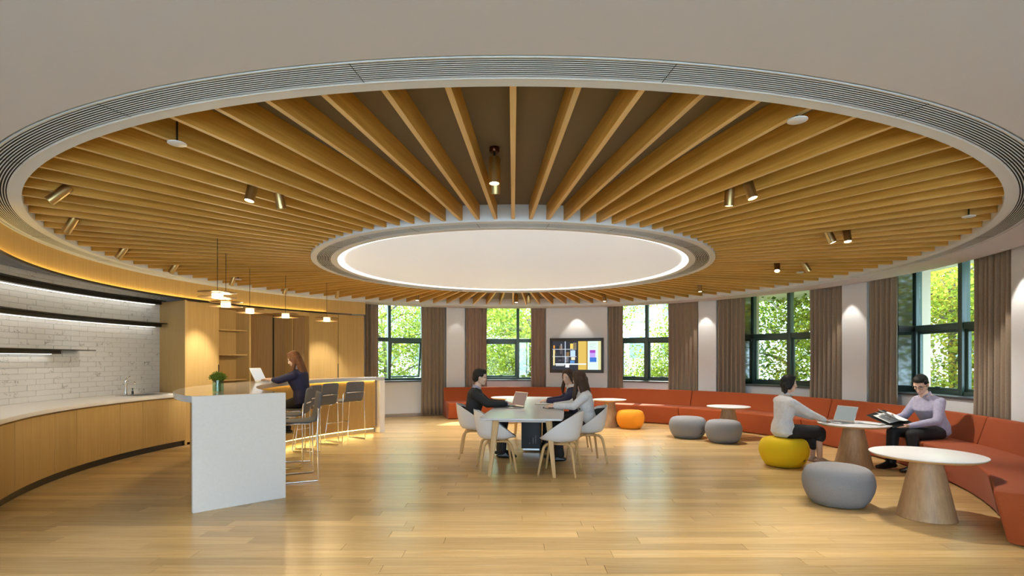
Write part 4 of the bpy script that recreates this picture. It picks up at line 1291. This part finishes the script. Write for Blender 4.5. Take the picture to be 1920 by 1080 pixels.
def hand(mb, wrist, fdir, palm_n, thumb_side, curl=.45, s=1.0):
    """five fingers; fdir = finger direction, palm_n = palm normal, thumb_side = direction towards the thumb"""
    w = Vector(wrist); f = Vector(fdir).normalized(); pn = Vector(palm_n); pn = (pn - f*pn.dot(f)).normalized()
    t = Vector(thumb_side); t = (t - f*t.dot(f)); t = (t - pn*t.dot(pn)).normalized()
    M = Matrix((f, t, pn)).transposed()
    mb.ell(w + f*.050*s, (.052*s,.040*s,.0145*s), M)
    mb.cap(w - f*.01, w + f*.03*s, .025*s, .026*s, 10, .75, pn)
    for k, (off, ln) in enumerate(((.030,.072),(.010,.080),(-.011,.074),(-.030,.058))):
        p = w + f*(.088 - .005*abs(k-1))*s + t*off*s
        a = curl*.5; d = f
        for j, q in enumerate((.45,.32,.23)):
            d = (d*math.cos(a) + pn*math.sin(a)).normalized() if j == 0 else (d + pn*curl*.55).normalized()
            p2 = p + d*ln*s*q
            mb.cap(p, p2, .0085*s*(1-.06*j), .0080*s*(1-.08*j), 8); p = p2
    p = w + f*.028*s + t*.030*s
    p1 = p + (t*.65 + f*.6 + pn*.25).normalized()*.036*s
    p2 = p1 + (t*.25 + f*.9 + pn*.25).normalized()*.030*s
    mb.cap(p - t*.012*s, p1, .0125*s, .0105*s, 8); mb.cap(p1, p2, .0100*s, .0080*s, 8)

def head_mesh(mb, c, M, s=1.0, female=False):
    V = lambda x, y, z: Vector(c) + M @ (Vector((x, y, z))*s)
    mb.ell(V(-.008,0,.030), (.098*s,.076*s,.092*s), M)            # cranium
    mb.ell(V(.028,0,-.030), (.064*s,.061*s,.088*s), M)            # face
    mb.ell(V(.050,0,-.088), (.034*s,(.032 if female else .040)*s,.026*s), M)   # chin
    mb.cap(V(-.006,.048,-.058), V(.048,.022,-.088), .022*s, .020*s, 10)
    mb.cap(V(-.006,-.048,-.058), V(.048,-.022,-.088), .022*s, .020*s, 10)
    mb.cap(V(.088,0,.012), V(.104,0,-.028), .0085*s, .0125*s, 10)                 # nose
    mb.ell(V(.100,0,-.033), (.010*s,.016*s,.009*s), M)
    mb.cap(V(.080,.012,.018), V(.076,.046,.016), .012*s, .010*s, 8); mb.cap(V(.080,-.012,.018), V(.076,-.046,.016), .012*s, .010*s, 8)  # brow
    mb.ell(V(.086,0,-.060), (.011*s,.024*s,.0075*s), M)           # lips
    mb.ell(V(.086,0,-.069), (.010*s,.020*s,.0065*s), M)
    for q in (-1, 1):
        mb.ell(V(.066,q*.034,-.030), (.022*s,.020*s,.022*s), M)   # cheek
        mb.ell(V(-.006,q*.078,-.012), (.020*s,.010*s,.031*s), M @ Matrix.Rotation(R(-q*18),3,'Z'))   # ear

def face_bits(e, c, M, hairmat, s=1.0, glasses=False, female=False):
    V = lambda x, y, z: Vector(c) + M @ (Vector((x, y, z))*s)
    for q in (-1, 1):
        eb = MB(); eb.ell(V(.0795,q*.031,-.002), (.0085*s,.0135*s,.0072*s), M); o = eb.obj('eye', M_PAPER, e, smooth=True)
        ib = MB(); ib.ell(V(.0855,q*.031,-.002), (.0040*s,.0060*s,.0062*s), M); ib.obj('iris', M_HAIRB, o, smooth=True)
        MB().cap(V(.093,q*.018,.020), V(.082,q*.046,.021), .0030*s, .0022*s, 6).obj('eyebrow', hairmat, e, smooth=True)
    mb = MB(); mb.ell(V(.0935,0,-.0645), (.0055*s,.0215*s,.0062*s), M)
    mb.obj('mouth', mat('lips', (.45,.14,.11) if female else (.48,.22,.16), .45), e, smooth=True)
    if glasses:
        g = MB()
        for q in (-1, 1):
            g.tube([V(.101 - .012*abs(math.sin(k*PI/8))*0, q*.033 + .023*math.cos(2*PI*k/16), -.004 + .018*math.sin(2*PI*k/16)) for k in range(16)], .0020*s, 6, closed=True)
            g.tube([V(.099,q*.056,.004), V(.05,q*.078,.004), V(-.005,q*.085,.0)], .0018*s, 6)
        g.tube([V(.102,-.010,.0), V(.106,0,.003), V(.102,.010,.0)], .0018*s, 6)
        g.obj('glasses', M_BLACK, e)

def foot(mb, ank, d, s=1.0, heel=0.0, inf=0.0):
    a = Vector(ank); d = Vector(d); d.z = 0; d.normalize()
    side = Vector((-d.y, d.x, 0))
    g = Vector((0,0,1))
    z0 = a.z - .075*s
    hp = a - d*.045*s; hp.z = z0 + .032*s + heel
    bp = a + d*.115*s; bp.z = z0 + .028*s
    tp = a + d*.175*s; tp.z = z0 + .022*s
    mb.cap(hp, bp, .033*s + inf, .040*s + inf, 12, .8, g)
    mb.cap(bp, tp, .040*s + inf, .030*s + inf, 12, .68, g)
    mb.cap(a, bp, .036*s + inf, .028*s + inf, 12)

def person(loc, rz, label, J, cl, head, hair, gl=False, female=False, scale=1.0, bodyvox=.0045):
    """J: joint positions in the person's own frame (x forward, y left, z up)"""
    e = empty('person', loc, rz, label, 'person')
    V = {k: Vector(v) for k, v in J.items() if isinstance(v, tuple)}
    hp = V['hip']; ch = V['chest']; nk = V['neck']; hd = V['head']
    f = .92 if female else 1.0
    lean = math.degrees(math.atan2(ch.x - hp.x, ch.z - hp.z))
    hy, hpit, hr = head
    M = Matrix.Rotation(R(hy),3,'Z') @ Matrix.Rotation(R(hpit),3,'Y') @ Matrix.Rotation(R(hr),3,'X')
    shw = .175*f
    SL = V.get('sl', ch + Vector((-.005, shw, .048))); SR = V.get('sr', ch + Vector((-.005, -shw, .048)))
    def secs(inf=0.0, z_lo=True):
        mid = hp.lerp(ch, .45) + Vector((-.012,0,0))
        up = ch + (nk - ch)*.52
        L = [(hp + Vector((-.01,0,-.095)), .075+inf, .115*f+inf, lean*.3),
             (hp + Vector((-.012,0,-.04)), .115*f+inf, .172+inf, lean*.4),
             (hp + Vector((-.008,0,.06)), .112*f+inf, (.165 if not female else .160)+inf, lean*.7),
             (mid, (.100*f if not female else .085)+inf, (.150 if not female else .122)+inf, lean),
             (ch + Vector((.006,0,-.04)), (.118 if not female else .112)+inf, .168*f+inf, lean),
             (ch + Vector((0,0,.045)), .102*f+inf, .180*f+inf, lean+4),
             (up + Vector((-.006,0,.018)), .072+inf*.8, .130*f+inf, lean+6),
             (nk + Vector((-.012,0,-.012)), .052+inf*.6, .062+inf*.6, lean+8)]
        return L
    b = MB()
    b.rings(torso_loft(secs()))
    base = hd + M @ Vector((-.012,0,-.055))
    b.cap(nk + Vector((-.012,0,-.05)), base, .056*f, .050*f, 14)
    head_mesh(b, hd, M, scale*(.95 if female else 1.0), female)
    for s, S_ in (('l', SL), ('r', SR)):
        el, wr = V['e'+s], V['w'+s]
        b.cap(nk + Vector((-.014,0,-.050)), S_ + Vector((-.004,0,.004)), .042*f, .046*f, 12)
        b.cap(S_, el, .050*f, .039*f, 14); b.cap(el, wr, .040*f, .025*f, 14, .9)
        fd = Vector(J.get('fd'+s, wr - el)); pn = Vector(J.get('pn'+s, (0,0,-1)))
        ts = Vector((0, -1 if s == 'l' else 1, 0)) if 'ts'+s not in J else Vector(J['ts'+s])
        hand(b, wr, fd, pn, ts, J.get('curl', .45), .95 if female else 1.05)
        kn, an, h2 = V['k'+s], V['a'+s], V['h'+s]
        b.cap(h2, kn, .082*f, .054*f, 16); 
        calf = kn.lerp(an, .32) + (Vector((-.012,0,0)))
        b.cap(kn, calf, .053*f, .052*f, 14); b.cap(calf, an, .051*f, .034*f, 14)
        foot(b, an, J.get('foot'+s, (1,0,0)), 1.0 if not female else .92, J.get('heel', 0))
    body = remeshed('body', b, M_SKIN, e, bodyvox, 3, .35)
    face_bits(e, hd, M, hair[1], scale*(.95 if female else 1.0), gl, female)
    # hair
    h = MB(); s = scale*(.95 if female else 1.0)
    HV = lambda x, y, z: hd + M @ (Vector((x,y,z))*s)
    h.ell(HV(-.018,0,.042), (.100*s,.085*s,.094*s), M)
    h.ell(HV(.030,0,.098), (.062*s,.066*s,.032*s), M)
    h.ell(HV(-.060,0,-.010), (.058*s,.074*s,.070*s), M)
    if hair[0] == 'short':
        h.ell(HV(.060,.0,.082), (.036*s,.055*s,.030*s), M)
        for q in (-1,1): h.cap(HV(.030,q*.070,.055), HV(-.02,q*.078,.02), .016*s, .016*s, 8)
    else:
        for q in (-1, 1):
            h.cap(HV(.050,q*.040,.082), HV(.040,q*.076,.010), .026*s, .016*s, 8)
            h.cap(HV(.040,q*.076,.010), HV(.005,q*.084,-.060), .018*s, .022*s, 8)
        for q in (-1, 1): h.ell(HV(-.015,q*.080,-.015), (.048*s,.020*s,.062*s), M)
        if hair[0] == 'bob':
            for q in (-.055,-.02,.02,.055): h.cap(HV(-.05,q,-.02), HV(-.045,q*1.05,-.135), .045*s, .026*s, 10)
        else:
            L = hair[2]
            for q in (-.07,-.035,0,.035,.07):
                p1 = HV(-.065,q,-.06); p2 = p1 + Vector((-.05,q*.25,-L*.5)); p3 = p1 + Vector((-.045 + hair[3],q*.35,-L))
                h.cap(HV(-.06,q,.0), p1, .045*s, .042*s, 10); h.cap(p1, p2, .042*s, .040*s, 10); h.cap(p2, p3, .040*s, .016*s, 10)
            for q in hair[4]:
                p1 = HV(.0,q*.085,-.07); p2 = p1 + Vector((.025,q*.02,-L*.45)); p3 = p1 + Vector((.02,q*.01,-L*.8))
                h.cap(HV(.02,q*.08,.0), p1, .022*s, .030*s, 10); h.cap(p1, p2, .030*s, .034*s, 10); h.cap(p2, p3, .034*s, .012*s, 10)
    remeshed('hair', h, hair[1], e, .0065, 2, .6)
    # clothing
    top = cl['top']
    inf = top.get('inf', .012)
    t = MB(); L = secs(inf)
    if top.get('long', True): pass
    else: L = L[2:]
    L[-1] = (L[-1][0] + Vector((.002,0,-.012)), L[-1][1]*1.02, L[-1][2]*1.02, L[-1][3])
    t.rings(torso_loft(L))
    sl_ = top.get('sleeve', .96)
    for s, S_ in (('l', SL), ('r', SR)):
        el, wr = V['e'+s], V['w'+s]
        ia = inf*.75
        t.cap(nk + Vector((-.014,0,-.056)), S_ + Vector((-.004,0,.004)), .042*f+ia, .048*f+ia, 12)
        t.cap(S_, el, .052*f+ia, .042*f+ia, 14); t.cap(el, el.lerp(wr, sl_), .043*f+ia, .030*f+ia*.8, 14, .95)
        t.cap(ch + (S_ - ch)*.6 + Vector((0,0,-.02)), S_, .058*f+ia, .052*f+ia, 12)
    to = remeshed(top['name'], t, top['mat'], e, .008, 3, .6)
    for nm, mm, sub in top.get('extra', []): pass
    if cl.get('collar'):
        cm = cl['collar']
        c = MB()
        ax = M.to_3x3() if False else Matrix.Rotation(R(lean+6),3,'Y')
        def ring(rx, ry, z): return [nk + ax @ Vector((rx*math.cos(R(q)) - .012, ry*math.sin(R(q)), z - .020*max(0,math.cos(R(q))))) for q in range(0, 360, 20)]
        c.rings([ring(.070*f,.078*f,-.050), ring(.064*f,.070*f,-.020), ring(.060*f,.063*f,.016), ring(.055*f,.058*f,.016), ring(.055*f,.058*f,-.050)], closed=True)
        for q in (-1,1):
            p = nk + ax @ Vector((.052, q*.014, -.012))
            c.add([p, p + ax @ Vector((.012, q*.045, -.045)), p + ax @ Vector((-.012,q*.052,-.005)), p + ax @ Vector((-.02,q*.05,.012))], [(0,1,2,3)])
        c.obj('collar', cm, e, smooth=True)
    if cl.get('shirtfront'):
        c = MB(); ax = Matrix.Rotation(R(lean),3,'Y')
        a = nk + ax @ Vector((.048,0,-.035)); d2 = ch + ax @ Vector((.122,0,-.055)); d3 = hp.lerp(ch,.55) + ax @ Vector((.108,0,0))
        c.cap(a, d2, .034, .034, 10, .45, (1,0,0)); c.cap(d2, d3, .034, .014, 10, .5, (1,0,0))
        c.obj('shirt_front', cl['shirtfront'], e, smooth=True)
    if cl.get('cuffs'):
        c = {}
        for s in 'lr':
            el, wr = V['e'+s], V['w'+s]; d = (wr - el).normalized()
            k = MB(); k.cap(el.lerp(wr, sl_) - d*.01, el.lerp(wr, sl_) + d*.022, .034*f, .034*f, 14); k.obj('cuff', cl['cuffs'], e, smooth=True)
    lo = cl['low']; g = MB(); li = .012
    if lo['kind'] == 'trousers':
        g.rings(torso_loft(secs(.008)[:3]))
        for s in 'lr':
            kn, an, h2 = V['k'+s], V['a'+s], V['h'+s]
            g.cap(h2, kn, .088*f+li, .064*f+li, 16); g.cap(kn, an + (kn-an).normalized()*.02, .064*f+li, .050*f+li, 16)
        remeshed('trousers', g, lo['mat'], e, .008, 3, .6)
    else:
        g.rings(torso_loft(secs(.012)[:4]))
        kl, kr = V['kl'], V['kr']
        t_ = lo.get('reach', 1.0)
        for s in 'lr':
            kn, h2 = V['k'+s], V['h'+s]
            g.cap(h2, h2.lerp(kn, t_), .092*f+li, .072*f+li, 16)
        m0 = (V['hl']+V['hr'])/2; m1 = (kl+kr)/2
        g.cap(m0, m0.lerp(m1, t_), .105, .085, 16)
        g.cap(m0.lerp(m1,.55) + Vector((0,0,-.02)), m1 + Vector((-.05,0,-.20)), .085, .055, 14); g.cap(m0.lerp(m1,.9), m1 + Vector((-.05,0,-.20)), .08, .055, 14)
        if lo.get('hem'):
            for s in 'lr': g.cap(V['k'+s], V['k'+s].lerp(V['a'+s], lo['hem']), .072*f+li, .070*f+li, 14)
            g.cap(m1, m1.lerp((V['al']+V['ar'])/2, lo['hem']) + Vector((-.06,0,-.02)), .085, .065, 14)
        remeshed('skirt', g, lo['mat'], e, .008, 3, .6)
    if cl.get('shoes'):
        for s in 'lr':
            q = MB(); foot(q, V['a'+s], J.get('foot'+s, (1,0,0)), 1.03 if not female else .95, J.get('heel', 0), .006)
            an = V['a'+s]
            remeshed('shoe', q, cl['shoes'], e, .007, 2, .6)
            if cl.get('socks'):
                MB().cap(an + Vector((0,0,-.02)), an + (V['k'+s]-an).normalized()*.11, .044*f, .050*f, 14).obj('sock', cl['socks'], e, smooth=True)
    return e

def seated(seat, lean=6, hipw=.092, thigh=.42, kneeh=None, kx=.0, tors=.36, footx=0.0):
    z = seat + .105
    kz = kneeh if kneeh is not None else seat + .075
    J = {'hip': (-.04, 0, z), 'hl': (.0, hipw, z-.025), 'hr': (.0, -hipw, z-.025)}
    cx = -.04 + tors*math.sin(R(lean)); cz = z + tors*math.cos(R(lean))
    J['chest'] = (cx, 0, cz)
    J['neck'] = (cx + .155*math.sin(R(lean+4)), 0, cz + .155*math.cos(R(lean+4)))
    J['head'] = (J['neck'][0] + .035, 0, J['neck'][2] + .135)
    J['kl'] = (thigh, hipw+.02, kz); J['kr'] = (thigh, -hipw-.02, kz)
    J['al'] = (thigh + .02 + footx, hipw+.02, .085); J['ar'] = (thigh + .02 + footx, -hipw-.02, .085)
    return J

# man in the black suit, left side of the meeting table, facing +X
J = seated(.445, 7, tors=.345)
J.update({'el': (.17,.24,.79), 'er': (.19,-.23,.80), 'wl': (.44,.14,.790), 'wr': (.46,-.10,.785), 'kr': (.40,-.10,.50), 'al': (.36,.12,.085), 'ar': (.40,-.14,.085)})
person((-.56,.18,0), 0, 'man with glasses in a black suit seated at the left of the long table', J,
       {'top': {'name': 'suit_jacket', 'mat': M_SUIT, 'inf': .020}, 'collar': M_LILAC, 'cuffs': M_LILAC, 'low': {'kind': 'trousers', 'mat': M_SUIT}, 'shoes': M_LEATH}, (6, 4, 0), ('short', M_HAIRB), gl=True)
# woman in navy blazer, far right of the table, facing -X
J = seated(.445, 10, tors=.335)
J.update({'el': (.18,.23,.80), 'er': (.17,-.24,.80), 'wl': (.42,.10,.785), 'wr': (.40,-.14,.79)})
person((.97,.78,0), PI, 'woman in a navy blazer and white shirt seated at the right of the table', J,
       {'top': {'name': 'blazer', 'mat': M_NAVY, 'inf': .018}, 'collar': M_WSHIRT, 'shirtfront': M_WSHIRT, 'low': {'kind': 'trousers', 'mat': M_SUIT}, 'shoes': M_LEATH}, (48, 10, 0), ('long', M_HAIRD, .26, .03, (-1,)), female=True)
# woman in white blouse, near right of the table, facing -X, head turned away
J = seated(.445, 9, tors=.335)
J.update({'el': (.16,.24,.80), 'er': (.20,-.22,.80), 'wl': (.42,.10,.790), 'wr': (.44,-.12,.785), 'al': (.34,.10,.085), 'ar': (.40,-.12,.085), 'pnl': (0,-.5,-.8)})
person((1.02,-.22,0), PI - .12, 'woman in a white blouse with long brown hair seated with her back half turned', J,
       {'top': {'name': 'blouse', 'mat': M_WSHIRT, 'inf': .020}, 'low': {'kind': 'trousers', 'mat': M_SUIT}, 'shoes': M_LEATH}, (-35, 4, 0), ('long', M_HAIRD, .36, .05, (1,-1)), female=True)
# woman at the bar, perched on a stool, facing outwards
J = seated(.725, 10, thigh=.36, kneeh=.72, tors=.34)
J.update({'kl': (.36,.10,.70), 'kr': (.36,-.10,.72), 'al': (.26,.09,.385), 'ar': (.24,-.09,.385), 'el': (.22,.22,1.14), 'er': (.24,-.20,1.15), 'wl': (.43,.13,1.150), 'wr': (.46,-.08,1.150)})
aC = -85.0
person(pol(3.23, aC), R(90 - aC), 'woman with long auburn hair in a navy jacket typing at the bar', J,
       {'top': {'name': 'jacket', 'mat': M_NAVY, 'inf': .022, 'sleeve': .45}, 'cuffs': M_WSHIRT, 'shirtfront': mat('blue_top', (.05,.05,.22), .7), 'low': {'kind': 'trousers', 'mat': M_SUIT}, 'shoes': M_LEATH}, (12, 22, 0), ('long', M_HAIRR, .30, .03, (1,-1)), female=True)
# woman in white shirt and black skirt on the yellow ottoman, facing +X
J = seated(.385, 4, thigh=.42, kneeh=.46, tors=.335)
J.update({'el': (.20,.22,.72), 'er': (.21,-.22,.72), 'wl': (.46,.13,.635), 'wr': (.47,-.11,.635), 'kl': (.44,.052,.46), 'kr': (.45,-.055,.455), 'al': (.42,.05,.085), 'ar': (.45,-.06,.085), 'heel': .02})
person((3.73,-.50,0), .10, 'woman in a white shirt and black skirt seated on the yellow ottoman', J,
       {'top': {'name': 'shirt', 'mat': M_WSHIRT, 'inf': .016}, 'collar': M_WSHIRT, 'cuffs': M_WSHIRT, 'low': {'kind': 'skirt', 'mat': M_SUIT, 'reach': 1.0, 'hem': .18}, 'shoes': mat('nude_shoe', (.50,.36,.27), .5)}, (-22, 5, 0), ('bob', M_HAIRB), female=True)
# man in the lilac shirt on the sofa, facing -X, reading a folder
J = seated(.412, 16, thigh=.44, kneeh=.48, tors=.345)
J.update({'el': (.16,.25,.66), 'er': (.20,-.22,.68), 'wl': (.42,.13,.590), 'wr': (.40,-.14,.66), 'kl': (.44,.17,.48), 'kr': (.47,-.10,.49), 'al': (.42,.20,.085), 'ar': (.52,-.08,.085), 'pnl': (0,-.3,.9), 'pnr': (0,.9,.2), 'tsl': (0,1,0), 'tsr': (0,0,1), 'curl': .3})
J['head'] = (J['neck'][0] + .055, 0, J['neck'][2] + .125)
person((5.54,-.74,0), PI + .10, 'man with glasses in a lilac shirt reading a folder on the sofa', J,
       {'top': {'name': 'shirt', 'mat': M_LILAC, 'inf': .016}, 'collar': M_LILAC, 'cuffs': M_LILAC, 'low': {'kind': 'trousers', 'mat': M_SUIT}, 'shoes': M_LEATH}, (28, 26, 0), ('short', M_HAIRB), gl=True)
# folder in his hands
fd_ = empty('reading_folder', (5.02,-.66,.655), PI, 'black folder with loose white sheets in the hands of the man on the sofa', 'folder')
ff = MB().box((0,0,0), (.25,.50,.010), m=Matrix.Rotation(R(18),3,'Y') @ Matrix.Rotation(R(-14),3,'X')).obj('cover', M_LEATH, fd_, bevel=.002, seg=1)
for k, (ry, rx) in enumerate(((-4,-12),(-20,-10),(-34,-6))):
    pts = MB(); g = []
    n = 6
    Mx = Matrix.Rotation(R(18),3,'Y') @ Matrix.Rotation(R(-14),3,'X')
    vs = []
    for i in range(n + 1):
        t = i / n
        for yy in (-.15 + .03*k, .15 + .03*k):
            bend = R(ry)*t
            vs.append(Mx @ Vector((-.11 + .21*t*math.cos(bend)*1.0, yy, .010 + .004*k + .21*t*math.sin(-bend))))
    fs = [(2*i, 2*i+1, 2*i+3, 2*i+2) for i in range(n)]
    m0 = len(vs); vs += [v + Vector((0,0,.0012)) for v in vs]
    fs += [tuple(m0 + q for q in f_[::-1]) for f_ in fs]
    pts.add(vs, fs); pts.obj('sheet', M_PAPER, fd_, smooth=True)
